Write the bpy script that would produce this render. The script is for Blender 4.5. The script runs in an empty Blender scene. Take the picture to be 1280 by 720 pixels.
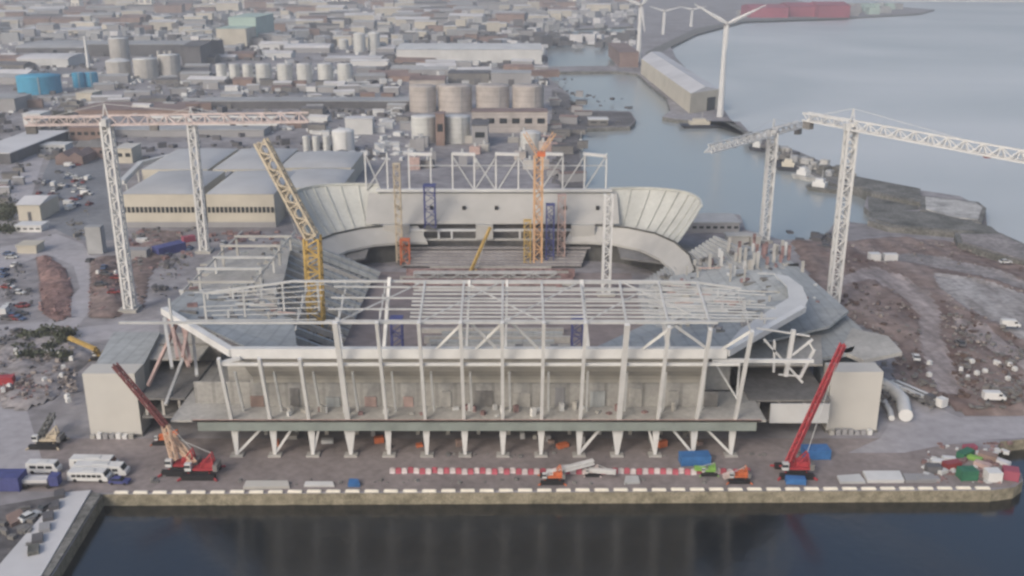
import bpy, math, random
from mathutils import Vector, Matrix, noise
from mathutils.geometry import tessellate_polygon
R = math.radians
rnd = random.Random(7)
sc = bpy.context.scene
COL = sc.collection

# ---------------------------------------------------------------- camera maths (metres; camera 110 m up)
FPX, PITCH, CH = 1240.0, R(18.3), 110.0
cP, sP = math.cos(PITCH), math.sin(PITCH)
def ray(px, py):
    a = (px - 640) / FPX; b = (360 - py) / FPX
    return Vector((a, cP + b * sP, -sP + b * cP))
def G(px, py, z=0.0):            # where a sight line meets level z
    d = ray(px, py); t = (z - CH) / d.z
    return Vector((0, 0, CH)) + d * t
def H(px, py, Y):                # where a sight line meets the upright plane y = Y
    d = ray(px, py); t = Y / d.y
    return Vector((0, 0, CH)) + d * t

# ---------------------------------------------------------------- mesh builder
class MB:
    def __init__(s): s.v = []; s.f = []; s.sm = []
    def add(s, vs, fs, smooth=False):
        n = len(s.v); s.v += [Vector(p) for p in vs]
        s.f += [tuple(i + n for i in f) for f in fs]; s.sm += [smooth] * len(fs)
        return s
    def box(s, cx, cy, cz, sx, sy, sz, rz=0.0):     # cz = bottom
        c, q = math.cos(rz), math.sin(rz); vs = []
        for z in (cz, cz + sz):
            for x, y in ((-1, -1), (1, -1), (1, 1), (-1, 1)):
                x *= sx / 2; y *= sy / 2
                vs.append((cx + x * c - y * q, cy + x * q + y * c, z))
        return s.add(vs, [(0, 3, 2, 1), (4, 5, 6, 7), (0, 1, 5, 4), (1, 2, 6, 5), (2, 3, 7, 6), (3, 0, 4, 7)])
    def bar(s, p, q, w=0.3, h=None):
        p = Vector(p); q = Vector(q); h = h or w; d = (q - p)
        if d.length < 1e-5: return s
        d.normalize(); up = Vector((0, 0, 1)) if abs(d.z) < 0.97 else Vector((0, 1, 0))
        a = d.cross(up).normalized(); b = a.cross(d).normalized()
        vs = [o + a * (i * w / 2) + b * (j * h / 2) for o in (p, q) for i, j in ((-1, -1), (1, -1), (1, 1), (-1, 1))]
        return s.add(vs, [(0, 1, 2, 3), (7, 6, 5, 4), (0, 4, 5, 1), (1, 5, 6, 2), (2, 6, 7, 3), (3, 7, 4, 0)])
    def cyl(s, p, q, r0, r1=None, n=12, caps=True):
        p = Vector(p); q = Vector(q); r1 = r0 if r1 is None else r1; d = (q - p).normalized()
        up = Vector((0, 0, 1)) if abs(d.z) < 0.97 else Vector((0, 1, 0))
        a = d.cross(up).normalized(); b = a.cross(d).normalized()
        vs = [o + (a * math.cos(t) + b * math.sin(t)) * r for o, r in ((p, r0), (q, r1)) for t in [2 * math.pi * k / n for k in range(n)]]
        s.add(vs, [(k, k + n, (k + 1) % n + n, (k + 1) % n) for k in range(n)], True)
        if caps: s.add(vs[:n], [tuple(range(n))]); s.add(vs[n:], [tuple(reversed(range(n)))])
        return s
    def cone(s, c, r, z0, z1, n=16):
        vs = [(c[0] + r * math.cos(2 * math.pi * k / n), c[1] + r * math.sin(2 * math.pi * k / n), z0) for k in range(n)] + [(c[0], c[1], z1)]
        return s.add(vs, [(k, (k + 1) % n, n) for k in range(n)], True)
    def prism(s, pts, z0, z1, top=True, bottom=False):
        pts = [Vector((p[0], p[1], 0)) for p in pts]
        ar = sum(pts[i].x * pts[(i + 1) % len(pts)].y - pts[(i + 1) % len(pts)].x * pts[i].y for i in range(len(pts)))
        if ar < 0: pts.reverse()
        n = len(pts); vs = [(p.x, p.y, z0) for p in pts] + [(p.x, p.y, z1) for p in pts]
        s.add(vs, [(k, (k + 1) % n, (k + 1) % n + n, k + n) for k in range(n)])
        tr = tessellate_polygon([pts])
        if top: s.add([(p.x, p.y, z1) for p in pts], [up3(pts, t) for t in tr])
        if bottom: s.add([(p.x, p.y, z0) for p in pts], [up3(pts, t)[::-1] for t in tr])
        return s
    def gable(s, x0, x1, y0, y1, z, h, axis='x', over=0.6, rz=0, c=None):
        x0 -= over; x1 += over; y0 -= over; y1 += over
        if axis == 'x':
            ym = (y0 + y1) / 2
            vs = [(x0, y0, z), (x1, y0, z), (x1, y1, z), (x0, y1, z), (x0, ym, z + h), (x1, ym, z + h)]
            fs = [(0, 1, 5, 4), (2, 3, 4, 5), (0, 4, 3), (1, 2, 5), (0, 3, 2, 1)]
        else:
            xm = (x0 + x1) / 2
            vs = [(x0, y0, z), (x1, y0, z), (x1, y1, z), (x0, y1, z), (xm, y0, z + h), (xm, y1, z + h)]
            fs = [(0, 1, 4), (1, 2, 5, 4), (2, 3, 5), (3, 0, 4, 5), (0, 3, 2, 1)]
        if rz and c is not None:
            m = Matrix.Translation((c[0], c[1], 0)) @ Matrix.Rotation(rz, 4, 'Z') @ Matrix.Translation((-c[0], -c[1], 0))
            vs = [m @ Vector(v) for v in vs]
        return s.add(vs, fs)
    def lattice(s, p, q, w, chord=0.2, brace=0.1, step=None, n_side=4):
        p = Vector(p); q = Vector(q); L = (q - p).length; d = (q - p).normalized(); step = step or w
        up = Vector((0, 0, 1)) if abs(d.z) < 0.9 else Vector((0, 1, 0))
        a = d.cross(up).normalized(); b = a.cross(d).normalized()
        offs = [(-1, -1), (1, -1), (1, 1), (-1, 1)] if n_side == 4 else [(-1, -1), (1, -1), (0, 1)]
        def P(t, o): return p + d * t + a * (o[0] * w / 2) + b * (o[1] * w / 2)
        for o in offs: s.bar(P(0, o), P(L, o), chord)
        n = max(1, int(L / step)); h = L / n
        for k in range(n):
            for i in range(len(offs)):
                o, o2 = offs[i], offs[(i + 1) % len(offs)]
                if (k + i) % 2: o, o2 = o2, o
                s.bar(P(k * h, o), P((k + 1) * h, o2), brace)
                if k % 2 == 0: s.bar(P(k * h, o), P(k * h, o2), brace)
        return s
    def build(s, name, mat, parent=None):
        me = bpy.data.meshes.new(name)
        off = Vector((0, 0, 0)); p = parent
        while p is not None: off += p.location; p = p.parent
        if parent is None and s.origin is not None: off = Vector(s.origin)
        me.from_pydata([v - off for v in s.v], [], s.f); me.update()
        me.polygons.foreach_set('use_smooth', s.sm)
        me.materials.append(mat)
        o = bpy.data.objects.new(name, me); COL.objects.link(o)
        if parent is not None: o.parent = parent
        else: o.location = off
        return o
    origin = None
def up3(pts, t):
    a, b, c = (pts[i] for i in t)
    return tuple(t) if (b - a).cross(c - a).z > 0 else tuple(reversed(t))

def tag(o, label=None, cat=None, group=None, kind=None):
    for k, v in (('label', label), ('category', cat), ('group', group), ('kind', kind)):
        if v: o[k] = v
    return o
def thing(name, label, cat, loc=(0, 0, 0), group=None):
    o = bpy.data.objects.new(name, None); COL.objects.link(o); o.location = loc; o.empty_display_size = 1
    return tag(o, label, cat, group)
KIDS = {}
def dup(root, loc, rz=0.0, label=None, group=None, scale=None):
    if root.name not in KIDS: KIDS[root.name] = [(c, [g for g in c.children]) for c in root.children]
    r = root.copy(); COL.objects.link(r); r.location = loc; r.rotation_euler = (0, 0, rz)
    if label: r['label'] = label
    if group: r['group'] = group
    if scale: r.scale = scale
    for ch, gs in KIDS[root.name]:
        c = ch.copy(); COL.objects.link(c); c.parent = r
        for g in gs:
            d = g.copy(); COL.objects.link(d); d.parent = c
    return r

# ---------------------------------------------------------------- materials
def mat(name, col, rough=0.8, var=0.18, scale=0.25, metal=0.0, bump=0.0, col2=None, detail=4, stripes=None, spec=0.3, fine=0.0, stretch=None):
    m = bpy.data.materials.new(name); m.use_nodes = True; nt = m.node_tree; N = nt.nodes; L = nt.links
    b = N['Principled BSDF']; b.inputs['Roughness'].default_value = rough; b.inputs['Metallic'].default_value = metal
    b.inputs['Specular IOR Level'].default_value = spec
    geo = N.new('ShaderNodeNewGeometry')
    n1 = N.new('ShaderNodeTexNoise'); n1.inputs['Scale'].default_value = scale; n1.inputs['Detail'].default_value = detail; n1.inputs['Roughness'].default_value = 0.65
    L.new(geo.outputs['Position'], n1.inputs['Vector'])
    if stretch:
        mp = N.new('ShaderNodeMapping'); mp.inputs['Scale'].default_value = stretch; mp.inputs['Rotation'].default_value = (0, 0, R(12)); L.new(geo.outputs['Position'], mp.inputs['Vector']); L.new(mp.outputs[0], n1.inputs['Vector'])
    r = N.new('ShaderNodeValToRGB'); c2 = col2 or tuple(c * (1 - var * 1.6) for c in col)
    r.color_ramp.elements[0].position = 0.32; r.color_ramp.elements[0].color = (*c2, 1)
    r.color_ramp.elements[1].position = 0.62; r.color_ramp.elements[1].color = (*[min(1, c * (1 + var * 0.5)) for c in col], 1)
    L.new(n1.outputs['Fac'], r.inputs['Fac']); out = r.outputs['Color']
    if fine:
        n2 = N.new('ShaderNodeTexNoise'); n2.inputs['Scale'].default_value = scale * 9; n2.inputs['Detail'].default_value = 3
        L.new(geo.outputs['Position'], n2.inputs['Vector'])
        mr = N.new('ShaderNodeMapRange'); mr.inputs['From Min'].default_value = 0.3; mr.inputs['From Max'].default_value = 0.7
        mr.inputs['To Min'].default_value = 1 - fine; mr.inputs['To Max'].default_value = 1 + fine
        L.new(n2.outputs['Fac'], mr.inputs['Value'])
        mx = N.new('ShaderNodeVectorMath'); mx.operation = 'SCALE'
        L.new(out, mx.inputs[0]); L.new(mr.outputs['Result'], mx.inputs['Scale']); out = mx.outputs['Vector']
    if stripes:
        axis, per, dark = stripes
        sep = N.new('ShaderNodeSeparateXYZ'); L.new(geo.outputs['Position'], sep.inputs[0])
        md = N.new('ShaderNodeMath'); md.operation = 'PINGPONG'; md.inputs[1].default_value = per / 2
        L.new(sep.outputs[axis], md.inputs[0])
        gt = N.new('ShaderNodeMath'); gt.operation = 'LESS_THAN'; gt.inputs[1].default_value = per * 0.09
        L.new(md.outputs[0], gt.inputs[0])
        mr = N.new('ShaderNodeMapRange'); mr.inputs['To Min'].default_value = 1; mr.inputs['To Max'].default_value = dark
        L.new(gt.outputs[0], mr.inputs['Value'])
        mx = N.new('ShaderNodeVectorMath'); mx.operation = 'SCALE'
        L.new(out, mx.inputs[0]); L.new(mr.outputs['Result'], mx.inputs['Scale']); out = mx.outputs['Vector']
    L.new(out, b.inputs['Base Color'])
    if bump:
        bp = N.new('ShaderNodeBump'); bp.inputs['Strength'].default_value = bump; bp.inputs['Distance'].default_value = 0.3
        L.new(n1.outputs['Fac'], bp.inputs['Height']); L.new(bp.outputs[0], b.inputs['Normal'])
    return m

def water(name, col, col2, scale, rough, bump, ior=1.33):
    m = bpy.data.materials.new(name); m.use_nodes = True; nt = m.node_tree; N = nt.nodes; L = nt.links
    b = N['Principled BSDF']; b.inputs['Roughness'].default_value = rough; b.inputs['IOR'].default_value = ior
    geo = N.new('ShaderNodeNewGeometry')
    mp = N.new('ShaderNodeMapping'); mp.inputs['Scale'].default_value = (1, 1.0, 1); mp.inputs['Rotation'].default_value = (0, 0, R(-28)); L.new(geo.outputs['Position'], mp.inputs['Vector'])
    n = N.new('ShaderNodeTexNoise'); n.inputs['Scale'].default_value = 0.0035; n.inputs['Detail'].default_value = 7; n.inputs['Distortion'].default_value = 0.6; L.new(mp.outputs[0], n.inputs['Vector'])
    r = N.new('ShaderNodeValToRGB'); r.color_ramp.elements[0].position = 0.35; r.color_ramp.elements[1].position = 0.7
    r.color_ramp.elements[0].color = (*col, 1); r.color_ramp.elements[1].color = (*col2, 1)
    L.new(n.outputs['Fac'], r.inputs['Fac']); L.new(r.outputs[0], b.inputs['Base Color'])
    w = N.new('ShaderNodeTexNoise'); w.inputs['Scale'].default_value = scale; w.inputs['Detail'].default_value = 6; L.new(mp.outputs[0], w.inputs['Vector'])
    bp = N.new('ShaderNodeBump'); bp.inputs['Strength'].default_value = bump; bp.inputs['Distance'].default_value = 0.25
    L.new(w.outputs['Fac'], bp.inputs['Height']); L.new(bp.outputs[0], b.inputs['Normal'])
    return m

M = {}
M['ground'] = mat('ground_mixed', (0.27, 0.262, 0.275), 0.95, 0.25, 0.02, col2=(0.165, 0.155, 0.16), detail=10, fine=0.25, bump=0.2)
M['quaywall'] = mat('quay_stone', (0.25, 0.225, 0.17), 0.9, 0.4, 0.5, col2=(0.13, 0.12, 0.085), detail=8, fine=0.3)
M['apron'] = mat('quay_apron', (0.245, 0.215, 0.21), 0.95, 0.2, 0.06, col2=(0.18, 0.158, 0.155), detail=10, fine=0.15)
M['road'] = mat('dusty_road', (0.36, 0.35, 0.37), 0.95, 0.12, 0.04, detail=8, fine=0.12)
M['asphalt'] = mat('asphalt', (0.19, 0.2, 0.22), 0.9, 0.15, 0.03, detail=8, fine=0.15)
M['asphaltd'] = mat('dark_hardstanding', (0.13, 0.125, 0.13), 0.95, 0.3, 0.05, detail=10, fine=0.3)
M['earth'] = mat('brown_earth', (0.19, 0.15, 0.14), 1, 0.4, 0.045, col2=(0.10, 0.073, 0.066), detail=12, fine=0.4, bump=0.5)
M['earthr'] = mat('river_earth', (0.225, 0.183, 0.17), 1, 0.3, 0.03, col2=(0.105, 0.072, 0.066), detail=12, fine=0.3, bump=0.3, stretch=(2.4, .5, 1))
M['trackw'] = mat('pale_hardcore', (0.33, 0.32, 0.32), 1, 0.25, 0.06, col2=(0.18, 0.165, 0.16), detail=12, fine=0.3, stretch=(2.4, .5, 1))
M['wallw'] = mat('sunlit_cream', (0.80, 0.76, 0.66), 0.8, 0.05, 0.05)
M['trackp'] = mat('track_pinkish', (0.33, 0.29, 0.285), 1, 0.3, 0.05, detail=10, fine=0.25, stretch=(3.5, .4, 1))
M['earth2'] = mat('red_earth', (0.25, 0.165, 0.15), 1, 0.3, 0.08, col2=(0.12, 0.075, 0.07), detail=12, fine=0.35, bump=0.5)
M['greyearth'] = mat('grey_hardcore', (0.27, 0.25, 0.25), 1, 0.3, 0.06, col2=(0.14, 0.135, 0.135), detail=12, fine=0.3, bump=0.3)
M['pitch'] = mat('pitch_soil', (0.24, 0.205, 0.20), 1, 0.2, 0.03, detail=10, fine=0.15)
M['conc'] = mat('concrete', (0.40, 0.39, 0.365), 0.85, 0.15, 0.1, detail=8, fine=0.12)
M['conc2'] = mat('concrete_cool', (0.35, 0.37, 0.375), 0.85, 0.13, 0.05, detail=10, fine=0.12, stripes=('X', 3.2, 0.86))
M['concd'] = mat('concrete_dark', (0.19, 0.185, 0.18), 0.9, 0.2, 0.1, detail=8, fine=0.15)
M['beige'] = mat('beige_precast', (0.43, 0.415, 0.375), 0.8, 0.08, 0.08, detail=6, stripes=('Z', 1.5, 0.8))
M['beige2'] = mat('pale_blockwork', (0.34, 0.335, 0.32), 0.85, 0.15, 0.12, detail=8, fine=0.12, stripes=('X', 4.4, 0.8))
M['fascia'] = mat('fascia_precast', (0.42, 0.415, 0.395), 0.8, 0.08, 0.08, detail=6)
M['shell'] = mat('pale_shell', (0.48, 0.49, 0.46), 0.75, 0.1, 0.08, detail=6, fine=0.06)
M['steel'] = mat('white_steel', (0.60, 0.605, 0.60), 0.5, 0.06, 0.3)
M['steel2'] = mat('grey_steel', (0.47, 0.48, 0.48), 0.55, 0.1, 0.3)
M['beamg'] = mat('green_grey_beam', (0.22, 0.25, 0.235), 0.6, 0.12, 0.2)
M['clad'] = mat('white_sheeting', (0.50, 0.49, 0.46), 0.7, 0.03, 0.15)
M['dark'] = mat('dark_void', (0.035, 0.035, 0.035), 0.9, 0.2, 0.3)
M['dark2'] = mat('recess_shade', (0.09, 0.09, 0.085), 0.9, 0.2, 0.3)  # dark tone paints in the shade of recesses and of the gap between tiers
M['conc3'] = mat('terrace_concrete', (0.37, 0.38, 0.38), 0.85, 0.13, 0.05, detail=10, fine=0.12)
M['carr'] = mat('car_red', (0.24, 0.05, 0.05), 0.4, 0.1, 0.5)
M['carb'] = mat('car_blue', (0.08, 0.12, 0.22), 0.4, 0.1, 0.5)
M['glass'] = mat('dark_glazing', (0.03, 0.035, 0.04), 0.15, 0.1, 0.3, spec=0.5)
M['white'] = mat('white_paint', (0.62, 0.625, 0.62), 0.5, 0.06, 0.2)
M['white2'] = mat('offwhite_roof', (0.55, 0.56, 0.56), 0.7, 0.1, 0.06, detail=8)
M['tank'] = mat('tank_white', (0.53, 0.54, 0.525), 0.6, 0.1, 0.15, stripes=('Z', 3, 0.9))
M['tankp'] = mat('tank_pink', (0.42, 0.385, 0.36), 0.7, 0.15, 0.1, stripes=('Z', 4, 0.85))
M['tankg'] = mat('tank_grey', (0.42, 0.41, 0.39), 0.7, 0.15, 0.08)
M['blue'] = mat('tank_blue', (0.06, 0.30, 0.47), 0.6, 0.12, 0.1)
M['bluec'] = mat('container_blue', (0.05, 0.16, 0.38), 0.6, 0.15, 0.5)
M['navy'] = mat('navy_steel', (0.07, 0.08, 0.22), 0.6, 0.15, 0.5)
M['red'] = mat('crane_red', (0.36, 0.05, 0.06), 0.5, 0.15, 0.5)
M['redp'] = mat('weathered_red_white', (0.60, 0.51, 0.485), 0.6, 0.15, 0.5)
M['orange'] = mat('machine_orange', (0.55, 0.16, 0.07), 0.5, 0.15, 0.5)
M['boomd'] = mat('boom_dark_red', (0.16, 0.06, 0.06), 0.6, 0.15, 0.5)
M['peach'] = mat('boom_cream', (0.62, 0.45, 0.33), 0.5, 0.1, 0.5)
M['maroon'] = mat('shed_maroon', (0.33, 0.09, 0.13), 0.8, 0.2, 0.01)
M['yellow'] = mat('crane_yellow', (0.52, 0.36, 0.12), 0.5, 0.15, 0.5)
M['yellowp'] = mat('crane_yellow_pale', (0.52, 0.45, 0.34), 0.6, 0.15, 0.5)
M['orangep'] = mat('crane_orange_pale', (0.60, 0.38, 0.22), 0.6, 0.15, 0.5)
M['pink'] = mat('rust_pink_steel', (0.45, 0.33, 0.30), 0.7, 0.15, 0.5)
M['green'] = mat('container_green', (0.04, 0.15, 0.09), 0.6, 0.15, 0.5)
M['lime'] = mat('machine_green', (0.22, 0.42, 0.10), 0.6, 0.15, 0.5)
M['barw'] = mat('barrier_white', (0.52, 0.47, 0.47), 0.7, 0.15, 0.5)
M['barr'] = mat('barrier_red', (0.40, 0.10, 0.13), 0.7, 0.2, 0.5)
M['turb'] = mat('turbine_white', (0.55, 0.56, 0.57), 0.5, 0.05, 0.2)
M['black'] = mat('rubber_black', (0.02, 0.02, 0.022), 0.8, 0.1, 0.5)
M['roofg'] = mat('roof_grey', (0.34, 0.35, 0.36), 0.8, 0.15, 0.03, detail=6, fine=0.08)
M['roofd'] = mat('roof_dark', (0.12, 0.12, 0.13), 0.85, 0.2, 0.03, detail=6, fine=0.1)
M['roofb'] = mat('roof_brown', (0.22, 0.165, 0.155), 0.85, 0.2, 0.04, detail=6, fine=0.1)
M['roofw'] = mat('roof_pale', (0.56, 0.56, 0.57), 0.7, 0.12, 0.03, detail=6)
M['wallc'] = mat('wall_cream', (0.50, 0.47, 0.40), 0.85, 0.1, 0.05)
M['wallg'] = mat('wall_grey', (0.30, 0.30, 0.31), 0.85, 0.1, 0.05)
M['brick'] = mat('wall_brick', (0.26, 0.19, 0.165), 0.9, 0.15, 0.1)
M['mint'] = mat('clad_mint', (0.36, 0.47, 0.43), 0.7, 0.08, 0.05)
M['stone'] = mat('old_stone', (0.17, 0.168, 0.16), 0.95, 0.3, 0.12, col2=(0.07, 0.074, 0.068), detail=12, fine=0.4, bump=0.4)
M['stonew'] = mat('pale_stone', (0.42, 0.42, 0.41), 0.95, 0.3, 0.15, col2=(0.2, 0.2, 0.2), detail=10, fine=0.2)
M['coping'] = mat('coping_white', (0.80, 0.76, 0.66), 0.7, 0.08, 0.5)
M['lilac'] = mat('dusty_terrace', (0.30, 0.285, 0.285), 0.9, 0.15, 0.15, detail=8, fine=0.15)
M['leaf'] = mat('foliage', (0.075, 0.085, 0.055), 0.9, 0.3, 0.5)
M['bark'] = mat('bark', (0.09, 0.07, 0.055), 0.9, 0.2, 1)
M['hull'] = mat('hull_dark', (0.05, 0.055, 0.07), 0.6, 0.2, 0.2)
M['rubble'] = mat('rubble_bits', (0.30, 0.27, 0.255), 0.95, 0.4, 0.4, col2=(0.08, 0.06, 0.055))
M['brownb'] = mat('brown_bits', (0.13, 0.095, 0.085), 1, 0.3, 0.4)
M['pinkr'] = mat('rubble_pink', (0.28, 0.19, 0.185), 0.95, 0.4, 0.4, col2=(0.10, 0.06, 0.06))
M['river'] = water('river_silt_sheen', (0.41, 0.425, 0.42), (0.60, 0.595, 0.585), 0.25, 0.3, 0.2, 1.45)  # silty tone lightened in the colour to stand in for reflected sky
M['basinw'] = water('basin_grey', (0.27, 0.30, 0.305), (0.31, 0.335, 0.335), 0.3, 0.22, 0.15, 1.4)
M['dockw'] = water('dock_deep', (0.001, 0.003, 0.006), (0.002, 0.006, 0.012), 0.35, 0.17, 0.2, 1.95)

# ---------------------------------------------------------------- world, sun, camera
w = bpy.data.worlds.new('World'); sc.world = w; w.use_nodes = True
nt = w.node_tree; bg = nt.nodes['Background']
sky = nt.nodes.new('ShaderNodeTexSky'); sky.sky_type = 'NISHITA'; sky.sun_disc = False
SUN_EL, SUN_AZ = R(32), R(215)          # azimuth from +Y, clockwise: behind the camera on the left
sky.sun_elevation = SUN_EL; sky.sun_rotation = SUN_AZ; sky.air_density = 1.0; sky.dust_density = 4.0; sky.ozone_density = 1.0
nt.links.new(sky.outputs[0], bg.inputs[0]); bg.inputs[1].default_value = 0.15
sl = bpy.data.lights.new('sun', 'SUN'); sl.energy = 0.9; sl.angle = R(18); sl.color = (1.0, 0.95, 0.88)
so = bpy.data.objects.new('sun', sl); COL.objects.link(so)
sd = Vector((math.sin(SUN_AZ) * math.cos(SUN_EL), math.cos(SUN_AZ) * math.cos(SUN_EL), math.sin(SUN_EL)))
so.rotation_euler = sd.to_track_quat('Z', 'Y').to_euler()
cam = bpy.data.cameras.new('camera'); co = bpy.data.objects.new('camera', cam); COL.objects.link(co)
co.location = (0, 0, CH); co.rotation_euler = (R(90) - PITCH, 0, 0); cam.sensor_width = 36; cam.lens = 36 * FPX / 1280
cam.clip_end = 40000; cam.clip_start = 1; sc.camera = co
sc.render.resolution_x = 1024; sc.render.resolution_y = 576
vs = sc.view_settings; vs.view_transform = 'Standard'; vs.look = 'None'; vs.exposure = 0.2; vs.gamma = 1
sc.cycles.use_denoising = True; sc.cycles.filter_width = 2.6; sc.cycles.max_bounces = 6; sc.cycles.volume_bounces = 0
sc.cycles.pixel_filter_type = 'BLACKMAN_HARRIS'

# ---------------------------------------------------------------- land with its basins cut out
def px_poly(pts, z=0.0): return [G(x, y, z).to_2d() for x, y in pts]
outer = [Vector(p) for p in ((-6500, 60), (-6500, 14100), (2600, 14100))]
outer += px_poly([(1120, -36), (980, -25), (960, -8), (1010, 3), (1070, 4), (1168, 12), (1150, 17), (1060, 22), (980, 24), (930, 26), (900, 31), (868, 42), (846, 53),
                  (838, 58), (845, 72), (868, 96), (895, 122), (912, 148), (935, 168), (1000, 190), (1050, 212), (1085, 228), (1200, 245), (1232, 262), (1234, 284), (1280, 304), (1420, 360)])
outer += [Vector((420, 330)), Vector((420, 240))]
outer += px_poly([(1320, 545), (1250, 552), (1243, 566), (1262, 582), (1277, 592), (1279, 601), (1268, 609), (1240, 613), (128, 618)])
outer += px_poly([(68, 716), (34, 762)])
outer += [Vector((-124, 60))]
outer.reverse()
basin = px_poly([(681, 90), (770, 89), (797, 92), (812, 106), (833, 122), (838, 138), (828, 146), (846, 149), (880, 151), (925, 152), (950, 180), (1000, 210), (1040, 228), (1085, 242),
                 (1080, 258), (1092, 268), (1084, 280), (1045, 275), (1030, 298), (978, 300), (932, 287), (925, 268), (880, 266), (850, 290), (780, 290), (732, 240), (722, 175), (730, 160), (788, 158), (795, 150), (788, 139), (712, 137), (712, 118), (690, 100)])
band = px_poly([(682, 54), (762, 54), (768, 60), (768, 82), (686, 83)])
topdock = px_poly([(672, 49), (692, 39), (726, 36), (792, 33), (796, 40), (730, 44), (700, 51)])
def land(loops, z0=-6.0, z1=0.0):
    b = MB(); loops = [[Vector((p[0], p[1], 0)) for p in l] for l in loops]
    flat = [p for l in loops for p in l]
    b.add([(p.x, p.y, z1) for p in flat], [up3(flat, t) for t in tessellate_polygon(loops)])
    for l in loops:
        n = len(l)
        b.add([(p.x, p.y, z1) for p in l] + [(p.x, p.y, z0) for p in l], [(k, (k + 1) % n, (k + 1) % n + n, k + n) for k in range(n)])
    return b
g = land([outer, basin, band, topdock]).build('ground', M['ground'])
g.data.materials.append(M['quaywall']); g.data.materials.append(M['stone'])
for p in g.data.polygons:
    if abs(p.normal.z) < 0.5: p.material_index = 1 if p.center.y < 240 else 2
tag(g, kind='structure')
b = MB(); b.add([(-6600, 242, -2.9), (7200, 242, -2.9), (7200, 14200, -2.9), (-6600, 14200, -2.9)], [(0, 1, 2, 3)])
b.add([(262, -300, -2.9), (7200, -300, -2.9), (7200, 242, -2.9), (262, 242, -2.9)], [(0, 1, 2, 3)])
tag(b.build('river_water', M['river']), kind='structure')
b = MB(); b.add([(-6600, -300, -2.8), (262, -300, -2.8), (262, 242, -2.8), (-6600, 242, -2.8)], [(0, 1, 2, 3)])
tag(b.build('dock_water', M['dockw']), kind='structure')

b = MB()
for lp in (basin, band, topdock):
    P = [Vector((p.x, p.y, 0)) for p in lp]; b.add([(p.x, p.y, -2.85) for p in P], [up3(P, t) for t in tessellate_polygon([P])])
tag(b.build('basin_water', M['basinw']), kind='structure')
def sheet(name, pts, m, z=0.004, kind='structure'):
    b = MB(); P = [G(x, y, 0) for x, y in pts]; P = [Vector((p.x, p.y, 0)) for p in P]
    b.add([(p.x, p.y, z) for p in P], [up3(P, t) for t in tessellate_polygon([P])])
    return tag(b.build(name, m), kind=kind)
sheet('quay_apron', [(132, 616), (1262, 609), (1272, 598), (1236, 560), (1130, 548), (60, 548), (40, 575), (30, 614)], M['apron'])
sheet('site_road', [(1100, 548), (1112, 530), (1130, 512), (1150, 500), (1200, 522), (1280, 520), (1330, 520), (1330, 545), (1240, 549), (1180, 556), (1130, 566), (1060, 566)], M['road'], 0.008)
sheet('site_road', [(-60, 410), (60, 402), (100, 360), (92, 332), (60, 318), (20, 330), (0, 336), (-60, 340), (-60, 320), (20, 305), (70, 292), (104, 305), (124, 340), (118, 380), (96, 410), (150, 404), (200, 398), (198, 420), (120, 425), (70, 450), (30, 500), (60, 600), (-60, 620)], M['road'], 0.008)
sheet('car_park_asphalt', [(100, 300), (76, 290), (40, 270), (55, 215), (80, 165), (132, 165), (150, 300)], M['asphalt'], 0.012)
sheet('approach_road', [(-60, 300), (2, 262), (20, 225), (38, 180), (56, 160), (66, 165), (52, 205), (38, 250), (10, 285), (-60, 330)], M['road'], 0.016)
sheet('street', [(0, 90), (180, 100), (330, 118), (500, 122), (510, 118), (330, 112), (180, 94), (0, 84)], M['asphalt'], 0.02)

sheet('breakwater_path', [(905, 152), (935, 169), (1000, 191), (1050, 213), (1085, 229), (1150, 240), (1148, 262), (1086, 266), (1084, 242), (1040, 227), (1000, 209), (950, 179), (925, 157)], M['stone'], 0.012)
sheet('shore_path', [(812, 74), (842, 57), (870, 43), (930, 27), (1060, 23), (1060, 20), (930, 24), (868, 36), (834, 52), (806, 66)], M['stone'], 0.012)
sheet('quay_strip', [(712, 119), (714, 138), (788, 140), (794, 150), (787, 157), (731, 159), (722, 174), (730, 235), (700, 235), (690, 160), (690, 112)], M['asphaltd'], 0.012)
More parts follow.
